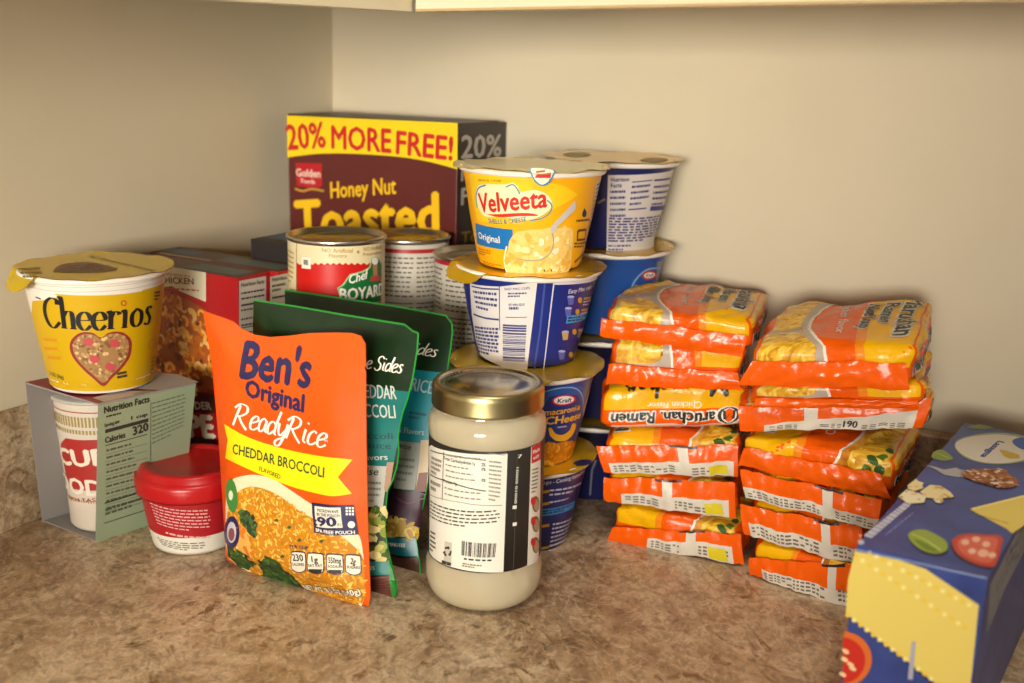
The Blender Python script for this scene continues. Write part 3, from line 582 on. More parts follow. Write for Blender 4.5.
for rr_, a0 in ((.027, .3), (.0315, 2.2)):
    for k in range(26):
        a = a0+k*.11; A.put([(rr_*math.cos(a), rr_*math.sin(a)), (rr_*math.cos(a+.06), rr_*math.sin(a+.06)), ((rr_+.002)*math.cos(a+.06), (rr_+.002)*math.sin(a+.06)), ((rr_+.002)*math.cos(a), (rr_+.002)*math.sin(a))], [(0, 1, 2, 3)], paint('4c463c', .5), 1)
mb.build('jar_lid', t, 'brass-coloured screw lid')
S = vcyl(cx, cy, [(.04125, .0352), (.04125, .1240)], 0, step=.003); S.g = (0, .08); mb = MB()
mb.lathe(Vector((cx, cy, 0)), [(.0411, .0352), (.0413, .0352), (.0413, .1243), (.0411, .1243)], paint('2c2824', .45), 120)
A = Art(mb, S); cream = paint('eae5d6', .5); ik = paint('35312b', .6); lg = paint('8a8274', .6)
A.poly([(426.5, 447), (431.5, 445), (440, 449), (455, 452), (480, 454.2), (507.5, 453.5), (503.3, 572), (480, 572), (462, 569.5), (445, 564.5), (434, 558), (429.5, 552), (427.5, 500)], cream, 1.2)
A.poly([(531, 447), (540.5, 441.5), (540, 500), (538.3, 560), (532, 564), (527, 566.3)], cream, 1.2)
A.poly([(531.5, 447), (540.6, 441.5), (540.5, 459), (531.2, 463.5)], paint('c8262a'), 2); A.text('Made', (532.5, 454), (539, 450.5), 4, WHITE, 3, .04); A.text('with', (532.5, 460), (538.5, 457), 4, WHITE, 3, .04)
A.greek([(531.8, 468), (538, 466), (537, 492), (531, 494)], 7, ik, 3, fill=.35)
for y in (504, 524, 545):
    A.ell((535.5, y), 3.6, 8, paint('7a5a40'), 2); A.ell((536, y+1), 2.6, 6, paint('b09878'), 3); A.ell((532.6, y-3), 2.4, 4.2, paint('c8262a'), 4)
A.line([(431, 450), (445, 454), (460, 456.5), (486, 460)], 1, ik, 3); A.line([(430.5, 474), (444, 480), (455, 483.5), (486, 491)], 1, ik, 3); A.line([(444, 452), (442.5, 500)], .7, ik, 3); A.line([(488, 453), (505.5, 455)], .7, lg, 2); A.line([(430, 494), (444, 499), (460, 502), (502, 505)], .6, lg, 3)
A.text('Total Carbohydrate', (444, 459), (471, 464.5), 3.4, ik, 3, .04); A.text('7g', (472, 464.8), (475, 465), 3, ik, 3); A.text('2%', (481.5, 466), (485.5, 466.2), 3.4, ik, 3, .05)
A.greek([(446, 453), (480, 457), (480, 460), (446, 456)], 1, lg, 3, last=1)
for i, y in enumerate((466, 471.5, 477)): A.greek([(446, y-3), (476, y+2), (476, y+4.5), (446, y-.5)], 1, lg, 3, last=.8+.1*i, seed=i)
for y in (470.5, 481.5): A.text('0%', (481.5, y), (485.5, y+.2), 3.2, ik, 3, .05)
A.text('Protein 1g', (444, 482), (457, 485), 3.4, ik, 3, .04)
for i, y in enumerate((488, 494)): A.greek([(445, y-2), (485, y+4), (485, y+6.5), (445, y+.5)], 1, lg, 3, last=.9)
A.greek([(432, 455), (442, 459), (441, 478), (431.5, 473)], 4, lg, 3); A.greek([(431, 478), (442, 483), (441, 495), (431, 490)], 2, lg, 3)
A.greek([(489, 459), (502, 460.5), (500, 503), (488.5, 501)], 10, lg, 3, fill=.4)
A.greek([(431, 499), (501, 508), (500, 526), (430.5, 517)], 5, ik, 3, fill=.36, word=(.03, .09), gap=.018)
A.bars([(462, 540.5), (497, 543), (495.5, 557), (461.5, 555)], 24, ik, 3); A.greek([(464, 557), (492, 558.5), (491.5, 561.5), (464, 560)], 1, ik, 3, last=1, word=(.1, .2), gap=.06); A.greek([(463, 562), (483, 564.5), (483, 569), (462, 566.5)], 2, paint('7a6244'), 3)
A.poly([(445, 541), (452, 542.5), (451.5, 564.5), (444, 562)], paint('c9c0ae'), 2)
for k in range(3):
    a = k*2.094-1.57; c = (447.8, 551.5); p = [(c[0]+4.2*math.cos(a+d), c[1]+5.2*math.sin(a+d)) for d in (-.75, -.3, .25)]; q = [(c[0]+2.4*math.cos(a+d), c[1]+3*math.sin(a+d)) for d in (.25, -.3, -.75)]
    A.poly(p+q, ik, 3); A.poly([(c[0]+5.2*math.cos(a+.25), c[1]+6.2*math.sin(a+.25)), (c[0]+3.4*math.cos(a+.75), c[1]+4*math.sin(a+.75)), (c[0]+1.4*math.cos(a+.25), c[1]+2*math.sin(a+.25))], ik, 3)
A.greek([(442.5, 559.5), (451.5, 562.5), (451.2, 566), (442.2, 563)], 1, ik, 4, last=1, fill=.9, word=(.5, .6)); A.greek([(431, 529), (436, 532), (436, 555), (430, 550)], 5, ik, 3, fill=.4)
A.line([(517, 454), (513.2, 569)], 1, paint('45403a'), 2)
A.text('00010 00001', (516.5, 503), (518.5, 467), 2.6, WHITE, 3, .02); A.text('7', (517.5, 458), (521.5, 457.5), 3.6, WHITE, 3, .02)
for y in (507, 524): A.poly([(512.5, y-1.5), (516.5, y-2), (516.2, y+1.5), (512.3, y+2)], WHITE, 3)
mb.build('paper_label', t, 'cream and charcoal wrap-round label')
# ------------------------------------------------------------------ red tub
cx, cy = -.250, .812; rd = paint('b01418', .3); rl = paint('a81c24', .4)
t = thing('frosting_tub', 'small round tub with a red plastic lid beside the noodle carton', 'tub', (cx, cy, 0))
c0 = Vector((cx, cy, 0)); mb = MB(); wp = [(.0325, .0028), (.0345, .012), (.0372, .028), (.0390, .0405), (.0398, .047)]
mb.lathe(c0, [(0, .0015), (.031, .0012), (.0318, 0), (.0325, .0028)]+wp[1:], paint('e2dccc', .4), 72)
S = vcyl(cx, cy, wp, 0); S.g = (0, .03); A = Art(mb, S)
v0_ = S.uv(190, 538)[1]; v1_ = S.uv(190, 504.5)[1]; Art(mb, S, False).polyuv([(-.075, v0_), (.075, v0_), (.075, v1_), (-.075, v1_)], rl, 1)
tw = paint('d8a8a4'); A.greek([(150, 501), (210, 508), (212, 531), (158, 524)], 7, tw, 3, fill=.36, word=(.05, .12), gap=.02); A.greek([(166, 531), (210, 535.5), (210, 538), (166, 533.5)], 1, tw, 3, last=1, fill=.7)
A.greek([(157, 536), (205, 541), (206, 551), (163, 545)], 4, paint('55504a'), 3, fill=.35)
mb.build('tub_body', t)
mb = MB(); mb.lathe(c0, [(.0415, .0475), (.0432, .0462), (.0438, .049), (.0440, .057), (.0434, .0595), (.0415, .061), (.0403, .0618), (.0392, .0655), (.0375, .0672), (.034, .0672), (.0322, .0655), (.0300, .0650), (0, .0650)], rd, 80); mb.build('tub_lid', t, 'glossy red lid')
# ------------------------------------------------------------------ cans
tin = paint('cfcac0', .3, 1); tind = paint('b8b2a6', .35, 1)
def can(cx, cy, z0, r, h, wallmat, name, label, cat, group, n=1):
    t = thing(name, label, cat, (cx, cy, z0), group); c = Vector((cx, cy, z0)); mb = MB()
    mb.lathe(c, [(0, .003), (r-.004, .003), (r-.002, 0), (r+.0006, .0008), (r+.0008, .003), (r-.0006, .0045)], tin, 72)
    mb.lathe(c, [(r-.0004, h-.0045), (r+.0010, h-.003), (r+.0012, h-.001), (r, h), (r-.0014, h-.0006), (r-.002, h-.0045), (r-.006, h-.005), (r-.007, h-.004), (r-.011, h-.0042), (r-.012, h-.005), (0, h-.005)], tin, 72, mats=[tin]*5+[tind]*5)
    mb.lathe(c, [(r-.0006, .0045), (r-.0006, h-.0045)], tin, 72); mb.weld = True; mb.build('tin_can', t, 'bare metal rims and end')
    lb = MB(); prof = [(r-.0003, .0045)]
    lb.lathe(c, [(r-.0003, .0045), (r-.0003, h-.0045)], wallmat, 96)
    S = vcyl(cx, cy, [(r-.0003, 0), (r-.0003, h)], z0); S.g = (0, h*.8); return t, lb, S
grp = 'food cans stacked two high'; CHH = (.1095, .1132)
beige = paint('e2d3a8', .4); crd = paint('c81a14', .35)
t, mb, S = can(-.149, .905, 0, .0405, .118, crd, 'food_can', 'lower can hidden behind the green pouches, under the red and cream Chef can', 'can', grp); mb.build('paper_label', t)
t, mb, S = can(-.149, .905, .118, .0405, .118, beige, 'food_can', 'red and cream Chef can with green emblem, topmost left of the cans', 'can', grp); A = Art(mb, S)
top = []; x = 296.5
A.poly([(296.5, 263)]+[q for i in range(28) for q in ((296.5+i*3.02, 263.4+(1.2 if i % 2 else -.3)), (298+i*3.02, 263.4+(1.2 if i % 2 else -.3)))]+[(381.5, 262), (381, 310), (340, 316), (297, 312)], crd, 1)
A.line([(296.8, 240), (296.6, 300)], .6, paint('8a7040'), 2)
bt = paint('b08838'); A.text('NO Artificial', (322, 252), (352.5, 252.5), 4.2, bt, 2, .02); A.text('Flavors', (329, 257.5), (346.5, 257.5), 4, bt, 2, .02); A.ell((358, 252), 1.3, 1.6, bt, 2); A.text('NO Artificial', (363.5, 251), (380.5, 248.5), 4, bt, 2, .02); A.text('Preservatives', (363, 256), (380.5, 253.5), 3.4, bt, 2, .02)
A.poly([(302, 257), (311, 257.6), (311, 269), (302, 268)], WHITE, 3); A.greek([(304, 259.5), (308.5, 260), (308.5, 265), (304, 264.5)], 3, INK, 4, fill=.8, last=1, word=(.5, .9))
A.greek([(285.6, 247), (294, 251), (294, 285), (286, 282)], 7, bt, 2, fill=.3)
gr = paint('146a34', .38); A.poly([(337, 288), (343, 284), (347.5, 277), (350, 274), (362, 271), (369, 267), (371, 259), (375, 256.5), (379, 259), (381, 264), (380.5, 302), (356, 304), (341, 301)], paint('9cc48c'), 2)
A.poly([(338.5, 288.5), (344, 285), (348.5, 278), (351, 275.5), (363, 272.5), (370, 268), (372, 261), (375, 258), (378.5, 260), (380.8, 265), (380.2, 301), (356, 302.5), (342, 300)], gr, 3)
A.text('Chef', (348.5, 284), (367, 278), 9, WHITE, 5, .04, shear=.3); A.text('BOYARD', (340, 300), (382, 293.5), 12, WHITE, 5, .06)
A.poly([(372, 262), (376.5, 261), (377, 276), (373, 278)], paint('b07a54'), 5); A.ell((374.3, 261), 3, 3.6, WHITE, 6); A.poly([(371, 276), (378, 275), (380, 280), (369, 281)], paint('c23a34'), 6)
mb.build('paper_label', t, 'cream label with red field and green emblem')
paper = paint('c5bdae', .5); red2 = paint('a41c2a', .4); ki = paint('57504a', .6)
def nut(A, x0, x1, y0, y1, n, seed=0):
    A.greek([(x0, y0), (x1, y0), (x1, y1), (x0, y1)], n, ki, 2, fill=.35, seed=seed)
for (px, py, lab, x0, x1, ym, red_y) in ((-.0955, .975, 'silvery can with grey nutrition label behind the Chef can', 384, 438, 244, 241), (-.033, .935, 'can with nutrition label and red rim stripe, beside the blue and yellow cups', 431, 470, 262, 259)):
    for lv in (0, 1):
        t, mb, S = can(px, py, lv*CHH[px < -.05], .0365, CHH[px < -.05], paper, 'food_can', lab if lv else ('lower can of the pair right behind the Chef can' if px < -.05 else 'lower labelled can seen between the green pouches and the pasta cups'), 'can', grp)
        A2 = Art(mb, S, False)
        A2.polyuv([(-.055, .1015), (.055, .1015), (.055, .105), (-.055, .105)], red2, 1)
        for k, (a, b_, n, se) in enumerate(((-.05, -.032, 9, 1), (-.028, .004, 9, 2), (.007, .034, 9, 3))):
            for (v1, v0, nn) in ((.098, .060, n), (.054, .012, n+1)):
                w = b_-a; r = random.Random(se+lv*7+nn)
                for i in range(nn):
                    y = v1-(v1-v0)*i/nn; x = a; h = (v1-v0)/nn*.33
                    while x < b_-.002:
                        ww = min(r.uniform(.002, .006), b_-x); A2.put([(x, y-h), (x+ww, y-h), (x+ww, y), (x, y)], [(0, 1, 2, 3)], ki, 2); x += ww+.0012
            A2.put([(a, .0565), (b_, .0565), (b_, .0575), (a, .0575)], [(0, 1, 2, 3)], ki, 2)
        mb.build('paper_label', t, 'off-white nutrition label with red stripe')
# ------------------------------------------------------------------ boxes
class Box:
    """carton standing on its base; a = width direction, o = front left bottom corner"""
    def __init__(s, name, label, cat, o, ang, w, l, h, mat, group=None, bev=.0008):
        s.o = Vector(o); s.a = Vector((math.cos(ang), math.sin(ang), 0)); s.b = Vector((-s.a.y, s.a.x, 0)); s.w, s.l, s.h = w, l, h
        s.t = thing(name, label, cat, o, group); s.mb = MB(); s.mb.box(s.o, s.a*w, s.b*l, Z*h, mat, bev)
        s.front = Surf(lambda u, v: s.o+s.a*u+Z*v, (w/2, h*.9)); s.right = Surf(lambda u, v: s.o+s.a*s.w+s.b*u+Z*v, (l/2, h*.9)); s.top = Surf(lambda u, v: s.o+Z*s.h+s.a*u+s.b*v, (w/2, l/2))
        s.F, s.R, s.T = Art(s.mb, s.front), Art(s.mb, s.right), Art(s.mb, s.top)
    def done(s, n='carton'): return s.mb.build(n, s.t)
# cereal box
brn = noisy('cereal_brown', [(.3, '531612'), (.7, '5e1a15')], scale=8, rough=.4); ye = paint('f0cf0e', .4); rt_ = paint('c4141c', .4)
B = Box('cereal_box', 'tall maroon Honey Nut Toasted cereal box with yellow free banner in the corner', 'box', (-.2245, 1.082, 0), -.46, .190, .080, .3235, brn)
A = B.F
A.poly([(287.2, 115.5)]+[(287.4, 157.5)]+spl([(287.4, 157.5), (318, 153.8), (355, 153.8), (400, 157), (430, 162), (457.6, 169.5)], 4)+[(457.6, 123)], ye, 1)
A.text('20%', (288.5, 149.5), (326, 147), 26, rt_, 2, .045); A.text('MORE', (332, 148), (391, 152.5), 24, rt_, 2, .045); A.text('FREE!', (396.5, 153.5), (452, 160), 24, rt_, 2, .045)
A.poly([(295.5, 163), (322, 163.5), (322, 186), (316, 188), (297, 186)], paint('b3101c', .4), 1); A.text('Golden', (296.5, 176), (320.5, 177.5), 8, paint('e8d0c0'), 2, .035); A.text('Foods', (301.5, 183), (315, 184), 5, paint('e8d0c0'), 2, .03)
A.line([(295, 188.5), (303, 191), (312, 189), (324, 191)], 2, paint('b88a2c'), 2, True)
hy = paint('eab80e', .4); A.text('Honey Nut', (331, 198), (396, 193.5), 17, hy, 2, .04, shear=.12)
A.text('Toasted', (297, 240), (438, 234), 42, hy, 2, .06, shear=.1)
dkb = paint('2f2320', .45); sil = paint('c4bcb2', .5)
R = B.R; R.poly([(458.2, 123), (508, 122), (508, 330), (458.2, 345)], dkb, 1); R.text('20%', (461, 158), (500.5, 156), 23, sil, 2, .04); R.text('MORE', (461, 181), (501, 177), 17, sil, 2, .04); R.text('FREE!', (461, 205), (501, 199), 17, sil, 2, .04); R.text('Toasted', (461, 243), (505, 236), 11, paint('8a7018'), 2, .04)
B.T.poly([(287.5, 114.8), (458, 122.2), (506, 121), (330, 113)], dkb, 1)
B.done(); B = None
# two boxed dinners side by side
fr = noisy('dinner_red', [(.3, '9e1218'), (.7, 'a8161c')], scale=10, rough=.4); bt2 = paint('5d3c38', .45)
PASTA = [paint(h, .45) for h in ('d98a2c', 'c8741c', 'e8a444', 'b8621a', 'e0b060')]
for k in (1, 0):
    if k == 0: o = (-.221+DR.x*-.162, .858-DR.y*.162*1, 0); o = (-.221-DR.x*.150, .858-DR.y*.150, 0); W = .150; lab = 'red chicken pasta dinner box behind the heart cup, front one of two'
    else: o = (-.221-DR.x*.163-NR.x*.0385, .858-DR.y*.163-NR.y*.0385, 0); W = .171; lab = 'red dinner box with slate top strip, leaning flush behind the chicken box'
    B = Box('dinner_box', lab, 'box', o, -AL, W, .0375, .205, fr, 'boxed dinners by the wall')
    if k == 0:
        A = B.F; A.poly([(140, 262), (206, 272.5), (206, 302), (180, 291), (172, 286), (140, 290)], paint('d8cfb4', .45), 1)
        A.text('CHICKEN', (160, 282.5), (194, 284.5), 6.5, paint('6a3a20'), 2, .05); A.greek([(166, 272), (192, 276), (192, 279), (166, 275)], 2, paint('8a6a50'), 2); A.greek([(160, 286), (199, 289), (199, 292), (160, 289)], 1, paint('a84030'), 2, last=1)
        ps = [(150, 292), (165, 290), (175, 293), (190, 301), (205, 309), (216, 322), (218, 350), (217, 372), (212, 392), (190, 392), (150, 388)]
        A.poly(ps, paint('a0501c'), 2); A.scatter(ps, 130, MAC, PASTA, 3, size=(.0035, .0065), seed=8); A.scatter(ps, 25, BLOB, [paint('7a3a18'), paint('5a2a14')], 6, size=(.002, .004), seed=9)
        A.poly([(150, 388), (170, 390), (190, 392), (216, 394), (216, 480), (150, 480)], paint('4a2214'), 4); A.text('DER', (196, 409), (212, 409.5), 8, paint('cfc4ae'), 5, .06)
        A.poly([(190, 412), (216, 413), (216, 437), (190, 436)], paint('9e1a1c'), 5); A.text('PE', (191, 436), (215, 437.5), 23, paint('e0d6bc'), 6, .09)
        R = B.R; R.poly([(239, 281), (266, 276), (266, 480), (239, 500)], paint('c4bcae', .5), 1); R.text('Nutrition Facts', (241, 287), (264, 283), 4.2, INK, 2, .04)
        for i, y in enumerate((292, 297.5, 309, 318, 324, 332)): R.greek([(241, y), (264, y-4), (264, y-1), (241, y+3)], 1, INK, 2, last=1, fill=.6, seed=i)
        R.line([(241, 305.5), (264, 301.5)], 1.6, INK, 2); R.line([(241, 328), (264, 324)], .8, INK, 2)
    else:
        R = B.R; R.poly([(270, 277), (288, 273), (288, 480), (270, 480)], paint('b4ab9c', .5), 1); R.text('Nutrition', (272, 281.5), (286, 279), 4, INK, 2, .04); R.greek([(272, 284), (286, 281.5), (286, 290), (272, 293)], 2, INK, 2); R.line([(272, 298), (286, 295.5)], 1.6, INK, 2)
    T = Art(B.mb, B.top, False); T.polyuv([(.001, .001), (W-.001, .001), (W-.001, .0365), (.001, .0365)], bt2, 1)
    T.polyuv([(W*.55, .006), (W-.006, .006), (W-.006, .028), (W*.55, .028)], paint('6c7a78', .5), 2); T.polyuv([(.01, .012), (W*.36, .012), (W*.36, .028), (.01, .028)], paint('5e7894', .5), 2)
    for i in range(5): T.polyuv([(W*.6, .009+i*.004), (W*.92, .009+i*.004), (W*.92, .0105+i*.004), (W*.6, .0105+i*.004)], paint('8c9a98'), 3)
    if k: T.polyuv([(.03, .001), (W*.55, .001), (W*.55, .005), (.03, .005)], paint('c8beb0'), 2)
    B.done()
# dark box with blue lid strip behind
q = at(246, 243, .218)
B = Box('storage_box', 'low dark box with a blue top strip between dinner boxes and cereal box', 'box', (q.x+.004, q.y, 0), -AL, .075, .055, .222, paint('241f20', .5)); T = Art(B.mb, B.top, False); T.polyuv([(.004, .012), (.071, .012), (.071, .045), (.004, .045)], paint('2f5c86', .45), 1); B.done()
# lasagna carton lying in front at the right
lb = noisy('lasagna_blue', [(.3, '283672'), (.5, '34468a'), (.7, '3e5298')], scale=26, rough=.38, detail=6)
o = (.1966, .5666, 0)
B = Box('lasagna_box', 'blue lasagna box with yellow noodles and tomato slices, nearest at the right edge', 'box', o, -.5819, .0688, .2725, .1229, lb, None, .0006)
A = B.F; lz = paint('e4cc66', .5); lz2 = paint('f2e08c', .5); dk2 = paint('141a3c', .5)
A.poly([(848, 608), (852, 612), (945, 690), (944, 694), (848, 614)], dk2, 1)
A.poly([(855, 551), (900, 560), (926, 569), (979, 605), (970, 690), (944, 690), (846, 613), (848, 580)], lz, 2)
for (p, q_, n) in (((856, 556), (972, 632), 17), ((870, 553), (976, 608), 16), ((848, 615), (944, 688), 15)):
    for i in range(n):
        x = p[0]+(q_[0]-p[0])*i/n; y = p[1]+(q_[1]-p[1])*i/n; A.ell((x, y), 2.6, 2.4, lz2 if i % 2 else paint('e8c440'), 3, 10)
A.ell((842, 659), 30, 28, paint('d86a28', .4), 3, a0=-1.5, a1=1.6); A.ell((841.5, 660), 24, 23, paint('c8281c', .4), 4, a0=-1.5, a1=1.6)
for (x, y) in ((846, 651), (851, 664), (843, 674), (853, 668), (845, 659)): A.ell((x, y), 4, 2.2, paint('f0c898', .35), 5, 10, rot=.5)
A.poly([(912, 641), (916, 641), (913, 679), (908, 679)], paint('aaa8b8'), 4)
A.line([(855, 549), (987, 578)], 1.6, paint('8ea0cc'), 5)
T = B.T
T.greek([(863, 536), (905, 502), (912, 505), (872, 539)], 1, paint('c8cce0'), 3, last=1, fill=.9, word=(.05, .09), gap=.012); T.greek([(884, 534), (912, 512), (914, 515), (887, 537)], 1, paint('7884b4'), 3, last=1, fill=.5); T.ell((861, 543), 3, 2.4, paint('c8cce0'), 3)
lf = [(908, 536), (913, 531), (924, 530), (936, 535), (946, 542), (947, 550), (938, 554), (925, 552), (914, 545)]
T.poly([(x+1, y+2.5) for x, y in cspl(lf, 4)], dk2, 1); T.poly(cspl(lf, 4), paint('94a83c', .4), 2); T.line([(911, 534), (926, 541), (941, 551)], 1.6, paint('c8d27c'), 3, True); T.poly(cspl([(914, 540), (926, 544), (938, 552), (926, 550)], 4), paint('6f8a2c'), 3)
tm = [(952, 542), (958, 536), (970, 534), (984, 535), (1002, 537), (1000, 552), (995, 566), (986, 567), (972, 563), (957, 554)]
T.poly([(x-1.5, y+2) for x, y in cspl(tm, 4)], dk2, 1); T.poly(cspl(tm, 4), paint('c23420', .35), 2); T.poly(shrink(cspl(tm, 4), .8), paint('d8604a', .35), 3)
for (x, y, r_) in ((965, 543, 3), (976, 540, 3), (986, 545, 3), (983, 554, 4), (972, 552, 3), (992, 556, 3)): T.ell((x, y), r_*1.4, r_, paint('f0b8a0', .3), 4, 10)
ch = [paint(h, .5) for h in ('efe0a8', 'd8b868', 'f6edc8', 'c89a50')]
for i, pts in enumerate(([(907, 486), (915, 480), (923, 483), (922, 489), (912, 492)], [(898, 497), (906, 490), (918, 493), (926, 497), (924, 503), (908, 504)], [(920, 492), (930, 485), (940, 486), (950, 492), (954, 497), (940, 499), (926, 498)], [(933, 499), (940, 499), (942, 503), (936, 503)])):
    T.poly([(x+.6, y+1.6) for x, y in pts], dk2, 1); T.poly(pts, ch[i % 2*2], 2); T.scatter(pts, 10, BLOB, ch, 3, size=(.001, .002), seed=i)
T.poly(cspl([(934, 452), (942, 450), (950, 455), (953, 459), (944, 461), (932, 458)], 4), paint('7f9440', .45), 2); T.line([(936, 453), (950, 459)], .8, paint('b8c47c'), 3)
T.poly([(925, 465), (935, 467), (944, 470), (956, 468), (966, 473), (967, 478), (955, 477), (944, 475), (936, 470)], paint('a8a4a8', .3), 2)
for i in range(4): T.line([(960, 470+i*2.2), (974, 473+i*2.2)], .9, paint('b8b4b4', .3), 2)
mt = cspl([(963, 476), (972, 471), (985, 469), (1000, 470), (1010, 475), (1018, 481), (1014, 487), (1000, 488), (984, 484), (972, 480)], 4); T.poly([(x, y+1.5) for x, y in mt], dk2, 2); T.poly(mt, paint('9a5a30', .5), 3); T.scatter(mt, 60, BLOB, [paint(h, .5) for h in ('d8b48c', '7a3c20', 'e8d8c0', 'b8703c', 'c8784c')], 4, size=(.0012, .0028), seed=4)
T.poly([(970, 510), (1000, 502), (1030, 495), (1060, 500), (1012, 534), (1006, 529)], lz, 2); T.line([(972, 509.5), (1026, 496)], 2, lz2, 3); T.line([(974, 514), (1008, 524)], .9, paint('9a7a30'), 3)
T.poly(cspl([(955, 448), (958, 440), (975, 435), (1000, 433), (1026, 437), (1040, 446), (1034, 458), (1010, 464), (985, 464), (965, 458)], 4), paint('9aa878'), 2); T.poly(cspl([(955.5, 448), (959, 441), (975, 436.5), (1000, 435), (1024, 439), (1038, 447), (1032, 457), (1010, 463), (985, 463), (966, 457)], 4), paint('ddd6c8', .4), 3)
T.text('Lasagna', (998, 441.5), (980, 457), 7, paint('2c4a9c'), 4, .06, upuv=None)
T.poly([(999, 450), (1008, 452), (1019, 455.5), (1020, 459), (1010, 459.5), (1004, 457)], paint('c8a828'), 4)
T.poly(cspl([(1012, 442), (1022, 438), (1040, 441), (1040, 450), (1022, 450)], 4), paint('2c5cac'), 4)
T.poly([(966, 427), (980, 424.5), (994, 428), (984, 430), (972, 429)], paint('7a8c5c'), 2)
R = B.R
R.poly([(990, 584), (1010, 545), (1030, 505), (1035, 530), (1004, 590), (986, 635)], paint('8d8c90', .5), 1); R.scatter([(992, 584), (1010, 550), (1024, 520), (1024, 545), (1004, 585), (988, 630)], 60, BLOB, [paint('a8a6a4'), paint('70707a')], 2, size=(.001, .0025), seed=2)
B.done()
# ------------------------------------------------------------------ noodle carton: open sleeve with the cup inside
tF = at(98.7, 404, .131); tR = at(196, 383, .131); tL = at(25, 382, .131); bF = at(96, 542, 0); bL = at(42, 521, 0)
bR = bF+(tR-tF)*.97; bR.z = 0; tB = tL+(tR-tF); bB = bL+(bR-bF)
t = thing('noodle_sleeve', 'open-ended green and red cardboard sleeve with nutrition panel, under the cereal cup', 'carton', tuple((bF+bB)/2*1.0))
mb = MB(); inn = paint('8d8782', .6); cg = paint('98a888', .5)
def panel(p, mat_out, mat_in, th):
    n = (p[1]-p[0]).cross(p[3]-p[0]).normalized()*th; mb.add(p, [(0, 1, 2, 3)], mat_out, False); mb.add([q+n for q in p], [(3, 2, 1, 0)], mat_in, False)
    for i in range(4): j = (i+1) % 4; mb.add([p[i], p[j], p[j]+n, p[i]+n], [(0, 1, 2, 3)], inn, False)
panel([bF, bR, tR, tF], cg, inn, -.0012); panel([bL, bB, tB, tL], inn, inn, .0012)
panel([tF, tR, tB, tL], paint('8a1c22', .45), inn, -.0012); panel([bF+Z*.0002, bR+Z*.0002, bB+Z*.0002, bL+Z*.0002], inn, inn, .0008)
ua = (tR-tF); ub = (tF-bF); G = Surf(lambda u, v: bF+ua.normalized()*u+ub.normalized()*v, (.04, .08), (None, None), 1); A = Art(mb, G)
A.text('Nutrition Facts', (104, 413), (149, 401.5), 6.5, INK, 3, .06); A.greek([(106, 415), (130, 409), (130, 412), (106, 418)], 1, INK, 3); A.text('Serving size', (104.5, 427), (119, 422.5), 3.6, INK, 3, .04); A.text('1 cup', (131, 419.5), (147, 415.5), 3.6, INK, 3, .04)
A.poly([(105, 429.5), (148, 418), (148, 421.5), (105, 433)], INK, 3); A.text('Calories', (105, 443), (125, 437), 6, INK, 3, .05); A.text('320', (133, 435), (148, 430), 8.5, INK, 3, .06); A.line([(105, 445.5), (147, 434)], .8, INK, 3)
for i in range(9): A.greek([(106, 449+7.2*i), (147, 438+7.2*i), (147, 441+7.2*i), (106, 452+7.2*i)], 1, paint('55604c'), 3, last=.6+.04*i, seed=i, fill=.6); A.line([(105, 454.5+7.2*i), (147, 443.2+7.2*i)], .35, paint('55604c'), 3)
A.line([(104.5, 503), (150, 489)], 1.5, INK, 3); A.line([(104, 523), (148, 509)], .8, INK, 3)
A.greek([(105, 508), (148, 494), (148, 502), (105, 516)], 2, paint('55604c'), 3); A.greek([(152, 401), (186, 392), (184, 430), (152, 445)], 10, paint('6a7860'), 3, fill=.3); A.line([(150.5, 402), (150, 480)], .5, paint('6a7860'), 3)
TT = Surf(lambda u, v: tF+(tR-tF).normalized()*u+(tL-tF).normalized()*v, (.05, .04)); A = Art(mb, TT, False)
A.polyuv([(.05, -.0), (.082, .0), (.086, .03), (.07, .075), (.04, .08), (.02, .05)], paint('b9b4ac', .45), 2); A.polyuv([(.005, .0), (.045, .0), (.03, .02), (.006, .016)], paint('c8b8b0'), 2)
A.polyuv([(.03, .0), (.046, .0), (.042, .006), (.03, .006)], cg, 3)
mb.build('cardboard_wrap', t)
ctr = (bF+bR+bL+bB)/4; ctr = ctr+(tF+tR+tL+tB-bF-bR-bL-bB)/4*.25; cx, cy = ctr.x-.006, ctr.y+.006
t = thing('noodle_cup', 'white noodle cup with red lettering sitting inside the open sleeve', 'cup', (cx, cy, .0016)); mb = MB(); wp = [(.0285, .003), (.0315, .03), (.0355, .08), (.0378, .112)]
mb.lathe(Vector((cx, cy, .0016)), [(0, .001), (.029, .001), (.0305, .003)]+wp[1:], paint('cfc4b4', .5), 64); S = vcyl(cx, cy, wp, .0016); S.g = (-.02, .07); A = Art(mb, S); gd = paint('a08a48', .45); cr = paint('a82c28', .45)
for (y0, y1, st) in ((417, 427, .0026), (430, 434, .0026), (498, 505, .0022)):
    a = S.uv(75, y0); b_ = S.uv(75, y1)
    for i in range(-26, 14): Art(mb, S, False).put([(i*st, b_[1]), (i*st+st*.55, b_[1]), (i*st+st*.55, a[1]), (i*st, a[1])], [(0, 1, 2, 3)], gd, 2)
for y in (413, 509): a = S.uv(75, y); Art(mb, S, False).polyuv([(-.07, a[1]), (.03, a[1]), (.03, a[1]+.0008), (-.07, a[1]+.0008)], cr, 2)
cwt = paint('e6d8c6'); A.poly([(61, 444), (66, 438), (104, 439), (104, 490), (72, 488), (65, 482), (62, 466)], cr, 2); A.text('CUP', (63, 462), (109, 463), 17, cwt, 4, .07); A.text('OODLES', (66, 485), (138, 487), 16, cwt, 4, .06)
A.text('RICH TASTE', (70, 499), (106, 500), 4, cr, 3, .03)
